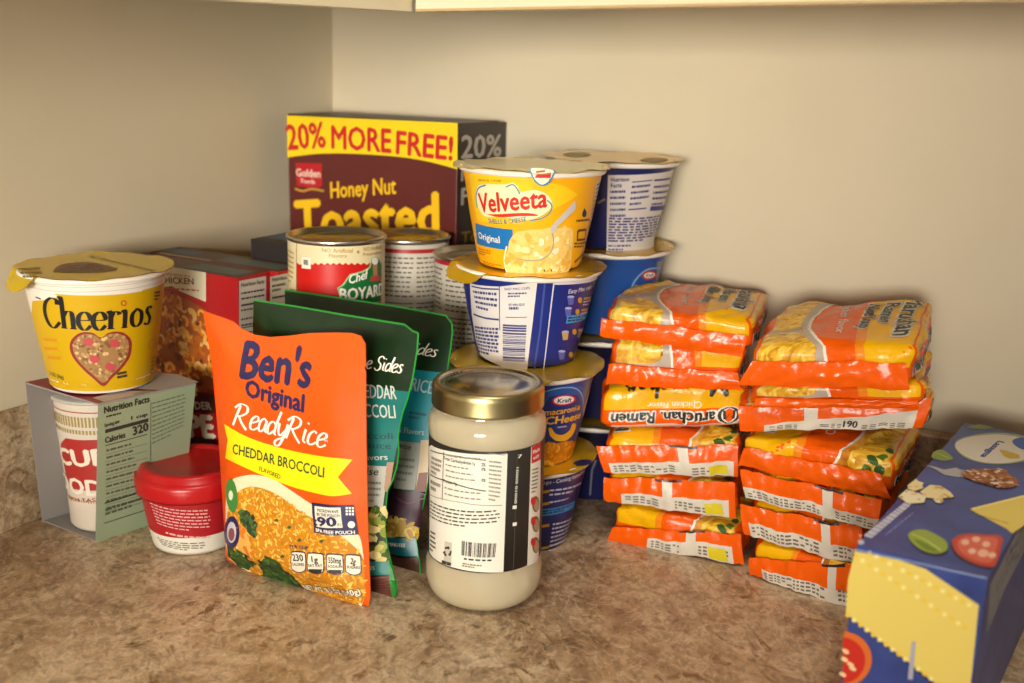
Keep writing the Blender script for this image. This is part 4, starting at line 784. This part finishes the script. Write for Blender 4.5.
mb.build('cup_body', t); mb = MB(); mb.lathe(Vector((cx, cy, .1136)), [(.0372, -.002), (.0395, -.0015), (.0398, .0005), (.0385, .0015), (0, .0015)], paint('b9b2a8', .45), 64); mb.build('paper_lid', t)
# ------------------------------------------------------------------ standing pouches
def pouch(name, label, base, a, outline, thick, front, edge, back, group, grow=None, fan=1.0, curl=None, up=Vector((0, 0, 1))):
    """outline in (u, v) on the front sheet; front sheet bulges, back sheet bulges the other way, welded along the outline"""
    n = Vector((a.y, -a.x, 0))  # towards the camera
    t = thing(name, label, 'pouch', tuple(base+a*(sum(p[0] for p in outline)/len(outline))), group)
    def bulge(u, v, s):
        d = edge_dist((u, v)); k = max(0, min(1, d/.03)); k = math.sin(k*PI/2)
        vv = max(0, min(1, v/.205)); g = (thick*(1-vv)**.7*min(1, (v+.012)/.03) + .0022)*k
        g += .0012*noise.noise(Vector((u*38, v*38, 3.1)))*k + .0006*noise.noise(Vector((u*110, v*90, 1.7)))*k
        return g*s
    def edge_dist(p):
        best = 9
        for i in range(len(outline)):
            x1, y1 = outline[i]; x2, y2 = outline[(i+1) % len(outline)]; dx, dy = x2-x1, y2-y1; L = dx*dx+dy*dy
            if L < 1e-14: continue
            k = max(0, min(1, ((p[0]-x1)*dx+(p[1]-y1)*dy)/L)); best = min(best, math.hypot(p[0]-x1-k*dx, p[1]-y1-k*dy))
        return best
    def sheet(s, off):
        def f(u, v):
            c = curl(u, v) if curl else 0
            return base+a*u+up*v+n*(bulge(u, v, s)+off+c)
        return f
    def fill(fn, mat, mb, flip):
        xs = [p[0] for p in outline]; ys = [p[1] for p in outline]; st = .0045
        bm = bmesh.new(); f = bm.faces.new([bm.verts.new((x, y, 0)) for x, y in outline])
        for ax, lo, hi in ((0, min(xs), max(xs)), (1, min(ys), max(ys))):
            k = lo+st
            while k < hi: co = [0, 0, 0]; co[ax] = k; no = [0, 0, 0]; no[ax] = 1; bmesh.ops.bisect_plane(bm, geom=bm.verts[:]+bm.edges[:]+bm.faces[:], dist=1e-7, plane_co=co, plane_no=no); k += st
        bmesh.ops.triangulate(bm, faces=bm.faces[:]); bm.verts.index_update()
        mb.add([fn(v.co.x, v.co.y) for v in bm.verts], [tuple(v.index for v in (f.verts if not flip else reversed(f.verts))) for f in bm.faces], mat); bm.free()
    mb = MB(); f1 = sheet(1, .0004); f0 = sheet(-1, -.0004); fill(f1, front, mb, False); fill(f0, back, mb, True)
    k = len(outline); rim = [f1(*p) for p in outline]+[f0(*p) for p in outline]; mb.add(rim, [(i, (i+1) % k, k+(i+1) % k, k+i) for i in range(k)], edge, False)
    S = Surf(f1, (sum(p[0] for p in outline)/k, .1), (.0045, .0045)); return t, mb, S
a = DR.copy(); a = Vector((.886, -.4637, 0)).normalized(); nn = Vector((a.y, -a.x, 0))
def uvp(base, up=Z): return lambda x, y: (lambda q: ((q-base).dot(a), (q-base).dot(up)))(onplane(x, y, base, a.cross(up)))
# orange rice pouch
base = Vector((-.097, .707, 0)); cv = uvp(base)
out = [cv(*p) for p in [(209, 309), (228, 317), (236, 321), (243, 328), (255, 334.5), (270, 337), (290, 335.5), (310, 333), (335, 332.5), (352, 333), (361, 336), (365.5, 344), (366, 366), (364.5, 368), (366, 371), (366.5, 440), (368, 520), (370.5, 596), (369, 606), (362, 608.5)]]
bot = [cv(*p) for p in [(350, 608), (335, 606.5), (310, 602), (285, 592), (260, 580), (240, 568), (228, 560), (226, 555), (224, 520), (219, 440), (213, 360)]]
out = [(u, max(v, .0005)) for u, v in out+bot]; out = out[::-1]
orm = noisy('orange_film', [(.3, 'e6520a'), (.7, 'ec5c0e')], scale=12, rough=.34, bump=.0)
t, mb, S = pouch('rice_pouch', "orange ready rice pouch with cheddar broccoli banner, standing foremost", base, a, out, .013, orm, paint('e2580c', .35), paint('c8520c', .4), 'standing food pouches', curl=lambda u, v: .006*math.exp(-((u+.14)/.03)**2)*max(0, (v-.15)/.05)+.0*u)
A = Art(mb, S); nv = paint('2a2450', .4)
A.text("Ben's", (240.5, 377), (309, 387.5), 38, nv, 3, .06, shear=.12)
A.text('Original', (246, 396), (303.5, 412), 18, nv, 3, .065)
cw = paint('f6efe0', .4); script(A, 'ReadyRice', (233, 425), (325, 448), 23, cw, 3, nib=(.055, .125), shear=.25)
A.text('TM', (323.5, 441), (327.5, 442), 2, cw, 3)
yb = paint('f3de12', .36)
A.poly([(224.5, 424)]+spl([(224.5, 424), (250, 438), (285, 449), (320, 456), (352.5, 459.5)], 4)+[(338, 477), (352, 493.5)]+spl([(352, 493.5), (335, 496), (320, 494), (290, 486), (255, 472), (225.5, 458)], 4)+[(228, 440)], yb, 2)
gt = paint('24482c', .4); A.text('CHEDDAR BROCCOLI', (233, 453), (324, 477.5), 10.5, gt, 3, .035); A.text('FLAVORED', (259.5, 470.5), (280.5, 479), 4.6, gt, 3, .03)
dish = spl([(226.5, 492), (232, 480), (245, 475.5), (258, 475), (275, 480), (295, 493), (310, 503), (325, 512), (345, 528), (358, 534), (362, 545)], 4)
A.poly(dish+[(364, 560), (366, 595), (362, 606), (350, 606), (335, 604.5), (310, 600), (285, 590), (260, 578), (242, 568), (230, 559), (226, 540)], paint('ecdcb4', .4), 2)
ric = spl([(238, 492), (248, 487), (262, 488), (280, 496), (300, 511), (320, 522), (340, 535), (357, 549), (364, 560)], 3)+[(366, 595), (362, 605), (350, 605), (335, 603.5), (310, 599), (285, 589), (260, 577), (244, 567), (229, 556), (226.5, 530), (228, 512), (231, 500)]
A.poly(ric, paint('c8841c', .45), 3)
RICE = [paint(h, .42) for h in ('f0b23c', 'e8a024', 'f8c860', 'd98c18', 'f5bc4c', 'c47a14')]
A.scatter(ric, 1150, GRAIN, RICE, 4, size=(.0015, .0024), seed=21)
A.poly([(236, 524), (246, 527), (252, 545), (254, 560), (244, 556), (236, 540)], paint('e0a850', .42), 6); A.scatter([(236, 524), (246, 527), (252, 545), (254, 560), (244, 556), (236, 540)], 25, BLOB, [paint('e8b050'), paint('d8781c')], 6.5, size=(.0015, .003))
BRO = [paint(h, .6) for h in ('2f4a1c', '3c5c24', '24381a', '4a6c30', '1c2c14')]
for poly, n_ in (([(239, 511), (246, 510), (254, 517), (257, 526), (256, 538), (250, 534), (243, 524)], 60), ([(228, 545), (238, 549), (250, 556), (256, 563), (248, 569), (240, 566), (230, 557)], 60), ([(260, 562), (268, 556), (280, 562), (290, 574), (302, 585), (308, 597), (296, 595), (278, 587), (262, 577)], 170)):
    A.poly(poly, BRO[0], 6); A.scatter(poly, n_, BLOB, BRO, 7, size=(.0012, .0026), seed=n_)
for x, y in ((283, 556), (290, 527), (322, 541), (300, 540), (338, 570), (277, 520)): A.ell((x, y), 2, 1.6, BRO[1], 7, 8)
A.poly([(312.5, 502), (354, 504.5), (358.5, 534), (315, 532)], nv, 8)
A.poly([(315.5, 505.5), (341, 507), (343, 527), (317.5, 526)], paint('e8e0cc', .4), 9); A.text('MICROWAVE', (318.5, 511), (339, 512.5), 3, nv, 10, .04); A.text('IN THE POUCH', (318, 515), (340, 516.5), 3, nv, 10, .04); A.text(':90', (316.5, 524.5), (337, 525.5), 9.5, nv, 10, .07); A.text('SEC', (337.5, 525), (342, 525.3), 2.4, nv, 10, .03)
for i in range(3):
    for j in range(3): A.poly([(346+i*3, 506.5+j*3), (348+i*3, 506.6+j*3), (348.1+i*3, 508.7+j*3), (346.1+i*3, 508.6+j*3)], cw, 9)
A.ell((351.5, 524), 3.6, 3.5, cw, 9); A.text('BPA FREE POUCH', (317, 531), (355, 533.2), 3.6, cw, 9, .04)
wh = paint('ece4d0', .4)
for i, (x, n1, n2) in enumerate(((292, '230', 'CALORIES'), (308, '1g', 'SAT FAT'), (327, '550mg', 'SODIUM'), (345.5, '2g', 'SUGARS'))):
    dy = [0, 1.4, 2.3, 3][i]; w_ = [15, 17, 17, 16][i]; y = 550.5+dy
    A.poly(cspl([(x, y+3), (x+2, y+.2), (x+w_-2, y+1), (x+w_-.5, y+4), (x+w_, y+16), (x+w_-1.5, y+20), (x+w_/2, y+21.5), (x+2, y+19), (x, y+16)], 3), nv, 8); A.poly(shrink(cspl([(x, y+3), (x+2, y+.2), (x+w_-2, y+1), (x+w_-.5, y+4), (x+w_, y+16), (x+w_-1.5, y+20), (x+w_/2, y+21.5), (x+2, y+19), (x, y+16)], 3), .9), wh, 9)
    A.text(n1, (x+(2.2 if len(n1) > 2 else 5), y+9.5), (x+w_-(2.5 if len(n1) > 2 else 6), y+10), 7 if i == 0 else 6, INK, 10, .05); A.text(n2, (x+1.5, y+14), (x+w_-1.5, y+14.6), 2.8, INK, 10, .04)
    if i in (1, 2): A.poly([(x+1.5, y+16.2), (x+w_-1.5, y+16.6), (x+w_-3, y+19.6), (x+w_/2, y+20.6), (x+3, y+19)], paint('2c2a28'), 10)
A.text('PER CUP', (291, 547), (309, 549.5), 3.4, nv, 8, .03); A.text('NET WT. 8.5 OZ (240g)', (306, 588), (361, 593), 6, paint('f4ead4'), 10, .05); A.text('NET WT. 8.5 OZ (240g)', (306, 588.3), (361.3, 593.3), 6.2, paint('3a2a18'), 9, .11)
A.ell((232.5, 495.5), 5.5, 17, paint('3f8a3c', .4), 7, rot=-.1); A.ell((232, 495), 2.2, 5, paint('d8e4c0'), 8); A.ell((233, 532), 7.5, 16, nv, 8); A.ell((233, 532), 4.5, 10.5, paint('c8c4d0'), 9); A.ell((233, 534), 3, 6.5, paint('8a4a50'), 10)
mb.build('pouch_body', t)
# green side-dish pouches
dg = noisy('dark_green_film', [(.3, '0e2611'), (.7, '143018')], scale=60, rough=.3, bump=.02); ge = paint('1f7a2c', .35)
LE = (.03, .22)
for k in (1, 0):
    if k == 0:
        base = Vector((-.079, .723, 0)); px = [(254, 300), (300, 307), (345, 315), (405, 324.5), (413, 331), (418.5, 333), (417.5, 350), (413, 378), (408, 398), (403, 412), (400, 425), (398.5, 437), (399, 452), (397.5, 465), (393, 480), (388, 490), (386, 508), (385.5, 528), (387.5, 545), (391, 560), (396, 580), (397.5, 592), (395, 599), (368, 600), (330, 590), (285, 566), (262, 545), (258, 500), (256, 420), (253, 340)]
        lab = 'green cheddar broccoli side-dish pouch, directly behind the orange one'
    else:
        base = Vector((-.060, .762, 0)); px = [(285, 290), (340, 298), (400, 307), (446, 315.5), (452.5, 324), (453, 332), (451, 350), (448, 370), (445, 390), (440, 410), (435, 432), (431, 455), (429, 480), (424, 505), (419, 520), (417, 540), (420, 560), (421, 573), (419, 577), (395, 578), (350, 566), (300, 545), (288, 520), (287, 450), (286, 370)]
        lab = 'green and teal rice side-dish pouch, rearmost of the three pouches'
    up = (Z*math.cos(LE[k])-nn*math.sin(LE[k])); cv = uvp(base, up); out = [(u, max(v, .0005)) for u, v in [cv(*p) for p in px]][::-1]
    t, mb, S = pouch('rice_pouch', lab, base, a, out, .008, dg, ge, paint('1d4a24', .4), 'standing food pouches', up=up); A = Art(mb, S)
    tl = paint('12706a' if k == 0 else '127a86', .35)
    if k == 0:
        A.poly([(250, 372), (330, 382), (370, 386), (410, 392), (404, 410), (399, 428), (397.5, 445), (392, 475), (387, 490), (300, 480), (255, 470)], tl, 1)
        A.line(px[:6], 1.8, paint('2a8a34', .35), 2); A.line(px[5:10]+px[10:22], 1.6, paint('2a9a38', .35), 2)
        script(A, 'e Sides', (366, 368), (402, 373), 14, cw, 4, nib=(.06, .13), shear=.3)
        lw = paint('c8ccc0', .4); A.text('CHEDDAR', (353, 396.5), (397, 399), 14.5, lw, 4, .03); A.text('BROCCOLI', (347, 414.5), (396, 418), 14, lw, 4, .03)
        A.text('Broccoli', (350, 436), (393, 439), 7, paint('0c4844'), 4, .03); A.text('Sauce', (362, 447), (391, 449), 7, paint('0c4844'), 4, .03); A.text('& Flavors', (352, 459), (388, 459.5), 6, lw, 4, .02)
        A.poly([(340, 462), (387, 466), (383, 507), (340, 503)], paint('b4b6ac', .45), 3); A.text('wise', (358, 474), (378, 475), 8, gt, 4, .03, shear=.3); A.greek([(364, 479), (381, 480), (380, 504), (364, 503)], 4, paint('6a7a68'), 4, fill=.4)
        A.poly([(387, 462), (394, 462), (391, 482), (387, 492), (384, 490)], paint('b08c78', .4), 3)
        A.poly([(350, 508), (386, 508), (385, 528), (386, 545), (388, 562), (350, 556)], paint('23301a', .4), 3); A.scatter([(350, 508), (386, 508), (385, 528), (386, 545), (388, 562), (350, 556)], 70, BLOB, [paint(h, .45) for h in ('c8b860', '6f8a3c', 'e0d28c', '8a9a3c', '3c5a20')], 4, size=(.002, .005), seed=3)
        A.poly([(350, 560), (388, 561), (392, 574), (350, 572)], tl, 5); A.poly([(350, 574), (393, 574), (395.5, 592), (395, 597), (350, 594)], paint('5a3028', .4), 5)
        for i in range(7): A.line([(369, 577+i*3), (395, 576+i*3)], .6, paint('7a4a3c'), 6)
        A.poly([(388, 560), (391, 560), (398, 590), (396, 599), (393, 599)], ge, 7)
        A.text('MINUTES', (357, 569), (375, 569.5), 3.5, lw, 6, .03)
    else:
        A.poly([(400, 367), (446, 373), (441, 400), (434, 432), (428, 470), (380, 465), (380, 365)], tl, 1); A.line(px[:5], 1.8, paint('2a8a34', .35), 2); A.line(px[4:22], 1.8, paint('2a9a38', .35), 6)
        script(A, 'Sides', (406, 352), (436, 357), 12, cw, 4, nib=(.06, .13), shear=.3); lw2 = paint('9ab4b4', .4); A.text('RICE', (411, 390), (432, 394), 13.5, lw2, 4, .03)
        A.greek([(410, 410), (428, 413), (426, 421), (409, 419)], 2, paint('0c4c58'), 4, fill=.6); A.text('& Flavors', (398, 432), (424, 435), 6, lw2, 4, .02)
        A.poly([(396, 440), (421, 443), (415, 490), (394, 488)], paint('8c8d84', .45), 3); A.text('wise', (398, 447), (411, 450), 6, gt, 4, .03); A.greek([(397, 455), (415, 457), (413, 484), (396, 482)], 4, paint('5a6458'), 4, fill=.4)
        A.poly([(421, 440), (432, 440), (427, 490), (416, 490)], paint('b49c74', .4), 3); A.poly([(419, 473), (428, 472), (426, 492), (416, 490)], paint('7a4a3c'), 4)
        A.poly([(392, 490), (426, 492), (421, 525), (418, 535), (388, 532)], paint('3a1c2c', .4), 4); A.line([(396, 497), (408, 503), (424, 498)], 1.4, paint('6a4050'), 5, True)
        A.poly([(388, 518), (400, 524), (420, 528), (418, 537), (388, 536)], paint('c8a440', .4), 5); A.scatter([(388, 516), (400, 520), (420, 526), (418, 537), (388, 536)], 40, GRAIN, [paint('e0c060'), paint('b8902c')], 6, size=(.003, .005))
        A.poly([(388, 537), (417, 538), (418, 556), (388, 553)], paint('156a74', .35), 7); A.text('MINUTES', (389, 545), (405, 547), 3.4, cw, 8, .03); A.poly([(388, 555), (418, 557), (420, 573), (388, 572)], paint('4a2a20', .4), 7)
    mb.build('pouch_body', t)
# ------------------------------------------------------------------ noodle packets
RO = film('ec5c06', .27); RO2 = film('d8440a', .3); RY = film('f0b40c', .27); RW = paint('d8cfc0', .4, bump=.3, bscale=90, key='film'); RG = paint('b8a898', .3, bump=.3, bscale=90, key='film')
NOOD = noisy('dry_noodles', [(.32, 'b87c10'), (.44, 'dca01c'), (.54, 'efc23c'), (.68, 'f8dc70')], scale=55, detail=3, dist=2.5, rough=.3, bump=.15, stretch=(1, 2.2, 1))
DISH = noisy('chicken_dish', [(.3, '8a4a10'), (.45, 'c87c1c'), (.6, 'e8a83c'), (.8, 'f4d080')], scale=38, detail=4, dist=1.5, rough=.3)
GRN = paint('4a7220', .35); GRN2 = paint('2f5a1c', .35); RK = paint('15130f', .35)
def packet(pl, pr, zb, t_, d, label, kind, logo='right', band=None, seed=0, name='ramen_packet', win=True, zl=None, group='ramen packets stacked in two piles', tiltx=0, tilty=0, sag=0):
    """pl, pr: px of the front left / front right bottom corners; zb: underside height; kind 'A' wording right, 'B' turned half round, 'S' wordmark side in front"""
    L = at(*pl, zb); R = at(*pr, zb+tiltx); a = Vector((R.x-L.x, R.y-L.y, 0)); w = a.length; a.normalize(); bb = Vector((-a.y, a.x, 0)); org = L+bb*.004; slope = tiltx/w
    t = thing(name, label, 'noodle packet', ((L+R)/2+bb*d/2), group)
    def M(x, y, z):
        rx = (abs(x)**14+abs(y)**14)**(1/14); r = (rx**8+abs(z)**7)**(1/8); x /= r; y /= r; z /= r
        x *= 1.01; y *= 1.01
        zz = z*(1+.10*(1-x*x)*(1-y*y))*(1-.13*abs(y)**4)*(1-.08*abs(x)**6)
        px, py = (x+1)/2*w, (y+1)/2*d; pz = (zz+1)/2*t_
        q = Vector((px*30+seed*7.3, py*30, pz*34)); n1 = noise.noise(q); n2 = noise.noise(q*2.7+Vector((5, 1, 2)))
        k = 1 if z > -.75 else .15
        cr = 1-abs(noise.noise(Vector((px*22-py*9+seed, py*14+px*6, pz*20+seed*3)))); cr = max(0, cr-.8)*.011
        dd = (.0019*n1+.0009*n2+cr)*k
        px += dd*x*1.3+.0*py; py += dd*y; pz += dd*z+sag*math.sin((y+1)*1.2)*0
        return org+a*px+bb*py+Z*(max(pz, .0003)+slope*px+tilty*py/d)
    mb = MB()
    def face(fn, nu, nv, mat): mb.grid(fn, nu, nv, mat, (-1, 1), (-1, 1))
    face(lambda u, v: M(u, v, 1), 40, 40, RO); face(lambda u, v: M(-u, v, -1), 24, 20, RW)
    face(lambda u, v: M(u, -1, v), 40, 12, RO); face(lambda u, v: M(-u, 1, v), 24, 8, RO2)
    face(lambda u, v: M(1, u, v), 36, 12, RO if kind != 'B' else RO); face(lambda u, v: M(-1, -u, v), 36, 12, RO)
    s = -1 if kind == 'B' else 1
    T = Surf(lambda u, vv: M(u, vv, 1) if vv >= -1 else M(u, -1, 1+(vv+1)*10/3), (0, 0), (.05, .05))
    class Wrapped(Art):
        def c(q, p): return (s*p[0], -1.34+(s*p[1]+1)*1.17)
        def polyuv(q, pts, mat, layer=1): Art.polyuv(q, [q.c(p) for p in pts], mat, layer)
        def ribbon(q, pts, *a_, **k_): Art.ribbon(q, [q.c(p) for p in pts], *a_, **k_)
    T.big = 30; A = Wrapped(mb, T, False)
    if kind in 'AB':
        cl = spl([(-.04, -1), (-.1, -.75), (-.36, -.25), (-.42, .2), (-.3, .7), (-.2, .96)], 4)
        A.polyuv([(-.97, -.97)]+cl+[(-.97, .96)], RG if kind == 'A' else DISH, 1)
        A.polyuv(spl([(-.95, -.96), (-.35, -.96), (-.2, -.8), (-.45, -.35), (-.75, -.28), (-.95, -.35)], 4), NOOD, 2); A.polyuv(spl([(-.95, -.1), (-.7, -.2), (-.52, .1), (-.5, .5), (-.4, .9), (-.95, .94)], 4), NOOD, 2)
        A.ribbon(cl, [.035]*len(cl), WHITE, 3)
        A.polyuv([(.38, -.98), (.97, -.98), (.97, .97), (.3, .97), (.26, .4), (.32, -.2)], RY, 1)
        A.polyuv([(.3, -.98), (.4, -.98), (.33, -.2), (.28, .4), (.3, .97), (.2, .97), (.17, .4), (.2, -.2)], film('f08a1c', .27), 2)
        o_ = 0 if kind == 'A' else -.45
        A.text('Chicken flavor', (-.12, .8+o_), (-.04, -.35+o_), .13, WHITE, 4, .02, upuv=(s, 0))
        for (tx, x, y0, y1, h) in (('Maruchan', .66, .93+o_, -.42+o_, .25), ('Ramen', .43, .72+o_, .0+o_, .17), ('Noodle Soup', .22, .68+o_, -.2+o_, .15)):
            A.text(tx, (x-.012, y0+.02), (x-.012, y1-.02), h*1.1, WHITE, 4, .13, upuv=(s, 0)); A.text(tx, (x, y0), (x, y1), h, RK, 6, .05, upuv=(s, 0))
        if kind == 'B': [A.polyuv(cspl([(x_, y_), (x_+.09, y_-.05), (x_+.13, y_+.06), (x_+.02, y_+.11)], 3), g_, 4) for x_, y_, g_ in ((-.9, .62, GRN), (-.78, .7, GRN2), (-.86, .83, GRN2), (-.7, .86, GRN), (-.93, .4, GRN2))]
    else:
        A.polyuv([(-.97, -.97), (.97, -.97), (.97, -.1), (-.97, -.1)], RY, 1); A.text('Maruchan', (.7, -.55), (-.7, -.55), .35, RK, 3, .05)
    # wordmark flank
    def flank(S, red=RO):
        A = Art(mb, S, False)
        A.polyuv([(-.97, .45), (.97, .45), (.97, .97), (-.97, .97)], RY, 1)
        A.text('Chicken Flavor', (-.45, .05), (.3, .05), .3, WHITE, 3, .02)
        A.text('Maruchan Ramen', (-.9, -.62), (.86, -.62), .66, WHITE, 3, .13); A.text('Maruchan Ramen', (-.88, -.56), (.84, -.56), .58, RK, 5, .06)
    if kind == 'S':
        Sf = Surf(lambda u, v: M(-u, -1, -v-.12), (0, 0), (.05, .2)); A = Art(mb, Sf, False); Sf.flip = 1
        A.polyuv([(-.96, -.94), (.96, -.94), (.96, -.66), (-.96, -.66)], RY, 1); A.polyuv([(-.7, .62), (.85, .68), (.9, .8), (-.96, .8), (-.96, .7)], RW, 1)
        A.text('Chicken Flavor', (-.36, -.42), (.36, -.42), .3, WHITE, 3, .02)
        A.text('aruchan. Ramen', (-.57, -.02+.06), (.84, -.02+.06), .56, WHITE, 3, .14); A.text('aruchan. Ramen', (-.55, .07), (.82, .07), .5, RK, 5, .07)
        ring = [(-.74+.13*math.cos(i*.45), .24+.36*math.sin(i*.45)) for i in range(15)]; A.ribbon(ring, [.1]*15, WHITE, 3); A.ribbon(ring, [.045]*15, RK, 5); A.ribbon([(-.81, .02), (-.80, .42), (-.74, .2), (-.68, .42), (-.67, .02)], [.035]*5, RK, 5)
    elif kind == 'A': flank(Surf(lambda u, v: M(1, u, v), (0, 0), (.05, .2)))
    else: flank(Surf(lambda u, v: M(1, u, v), (0, 0), (.05, .2))) if band and band.get('side') else None
    mb.build('packet_body', t)
    # crimped seals
    if kind != 'S':
        bn = band or {}; p = bn.get('q')
        def seal(q, mat, fr, nm, art=None):
            m2 = MB(); n0 = -bb if fr else bb
            def f(u, v):
                P0 = q[3]+(q[2]-q[3])*u; P1 = q[0]+(q[1]-q[0])*u; P = P0+(P1-P0)*v
                return P+n0*(.0016*math.sin(v*PI)+.0011*noise.noise(Vector((u*6+seed, v*1.5, seed)))+.00003*math.sin(u*w*2600))+Z*(.0022*noise.noise(Vector((u*5+seed*2, 3, 1)))+.0009*noise.noise(Vector((u*17+seed*2, 3, 1))))+n0*.0012*noise.noise(Vector((u*15+seed, v*3, 7)))
            S = Surf(f, (.5, .5), (1/60, .125)); S.big = 20
            m2.grid(f, 60, 8, mat, (0, 1), (0, 1)); m2.grid(lambda u, v: f(u, v)-n0*.0004, 60, 4, mat, (1, 0), (0, 1))
            if art: art(Art(m2, S, False), Art(m2, S))
            m2.build(nm, t)
        if p: pn = org-bb*.0045; q = [onplane(x, y, pn, bb) for x, y in p]
        else: q = [M(-.97, -1, .35)-bb*.003, M(.97, -1, .35)-bb*.003, M(.97, -1, -.8)-bb*.004, M(-.97, -1, -.8)-bb*.004]
        seal(q, bn.get('mat', RO), True, 'crimped_seal', bn.get('art'))
        qb = [M(-.95, 1, .1)+bb*.001, M(.95, 1, .1)+bb*.001, M(.9, 1, .3)+bb*.007, M(-.9, 1, .3)+bb*.007]; seal(qb, RO2, False, 'crimped_seal')
    return t
def back_print(x0, x1, stripe, ytop=.55, y1=None, yel=False, kc='', sd=0):
    """white back-of-pack print along the lower edge of a folded seal"""
    def art(U, P):
        y1_ = ytop if y1 is None else y1
        U.polyuv([(x0, -.0), (x1, -.0), (x1, y1_), (x0, ytop)], RW, 1)
        U.polyuv([(stripe-.035, 0), (stripe+.035, 0), (stripe+.03, 1), (stripe-.045, 1)], RW, 1.5)
        U.polyuv([(stripe-.1, .95), (stripe+.1, .93), (stripe+.1, 1.0), (stripe-.1, 1.0)], RK, 2)
        r = random.Random(sd); kc_done = []
        for (a, b_) in ((x0+.03, stripe-.06), (stripe+.05, x1-.03)):
            x = a
            while x < b_-.02:
                if kc and x > .56 and not kc_done: U.text('190', (x, .08), (x+.075, .08), .26, INK, 3, .06); kc_done.append(1); x += .1; continue
                ww = min(r.uniform(.015, .05), b_-x)
                for k in range(3):
                    if r.random() < .85: U.polyuv([(x, ytop*(.18+.24*k)), (x+ww, ytop*(.18+.24*k)), (x+ww*.95, ytop*(.3+.24*k)), (x, ytop*(.3+.24*k))], paint('6a6054', .5), 2)
                x += ww+.012
        if yel: U.polyuv([(x1-.17, .04), (x1-.04, .05), (x1-.05, ytop*.9), (x1-.18, ytop*.85)], paint('d8c41c', .4), 3)
    return art
D = .085
# left pile, bottom to top
packet((610, 540), (738, 567), 0, 0.031, D, 'orange noodle packet at the bottom of the left pile, on the counter', 'B', seed=1, band=dict(q=[(613, 527), (741, 534), (744, 565), (607, 541)], art=back_print(.3, .93, .63, .55, .62, True, sd=1)))
packet((606, 503), (732, 520), 0.031, 0.028, D, 'second noodle packet from the counter in the left pile', 'B', tiltx=0.004, seed=2, band=dict(q=[(604, 477), (735, 483), (736, 519), (604, 500)], art=back_print(.14, .95, .5, .42, .5, True, sd=2)))
packet((603, 473), (737, 478), 0.058, 0.031, D, 'third noodle packet from the counter, under the upside-down wordmark one', 'B', tiltx=0.008, seed=3, band=dict(q=[(596, 446), (738, 446), (738, 477), (604, 472)], art=back_print(.06, .97, .62, .4, .5, True, sd=3)))
packet((600, 434), (745, 431), 0.089, 0.039, D, 'noodle packet with its upside-down wordmark side facing out, in the left pile', 'S', tiltx=0.012, seed=4)
packet((610, 388), (738, 392), 0.129, 0.04, D, 'noodle packet just under the topmost one of the left pile', 'A', tiltx=0.006, seed=5, band=dict(q=[(609, 364), (738, 373), (741, 391), (606, 385)]))
packet((603, 340), (750, 355), 0.167, 0.028, .122, 'topmost noodle packet of the left pile, its window showing noodles', 'A', seed=6, band=dict(q=[(602, 318), (748, 336), (742, 357), (600, 336)]))
# right pile
D = .108
packet((750, 577), (856, 610), 0, 0.031, D, 'noodle packet on the counter at the bottom of the right pile', 'B', seed=7, band=dict(q=[(749, 558), (862, 566), (860, 612), (750, 575)], art=back_print(.12, 1, .76, .5, .35, sd=7)))
packet((747, 537), (860, 565), 0.031, 0.03, D, 'second noodle packet from the counter in the right pile, beside the lasagna box', 'B', tiltx=-0.001, seed=8, band=dict(q=[(740, 504), (862, 528), (862, 567), (744, 534)], art=back_print(.06, 1, .72, .48, .4, sd=8)))
packet((745, 500), (876, 530), 0.061, 0.024, D, 'third noodle packet from the counter in the right pile, its window brownish', 'B', seed=9, band=dict(q=[(740, 470), (882, 500), (878, 530), (746, 498)], art=back_print(.0, 1, .64, .42, .4, sd=9)))
packet((738, 470), (893, 500), 0.084, 0.029, D, 'noodle packet with a shiny chicken picture and dark wordmark side, mid right pile', 'B', tiltx=0, seed=10, band=dict(q=[(744, 448), (880, 474), (892, 500), (738, 466)], side=True))
packet((738, 430), (925, 432), 0.1155, 0.02, D, 'noodle packet with the 190 calorie print, third from the top on the right', 'A', tiltx=0.017, seed=11, band=dict(q=[(738, 406), (932, 398), (922, 428), (740, 431)], art=back_print(.14, .95, .40, .25, .62, kc='1', sd=11)))
packet((750, 408), (918, 408), 0.1365, 0.0165, D, 'noodle packet squeezed just under the top one of the right pile', 'A', tiltx=0.017, seed=12, band=dict(q=[(756, 398), (918, 400), (918, 408), (752, 408)]))
packet((748, 388), (912, 391), 0.1535, 0.0315, D, 'topmost noodle packet of the right pile, logo and soup wording facing up', 'A', tiltx=0.015, tilty=.012, seed=13, band=dict(q=[(752, 361), (906, 363), (910, 390), (738, 385)]))
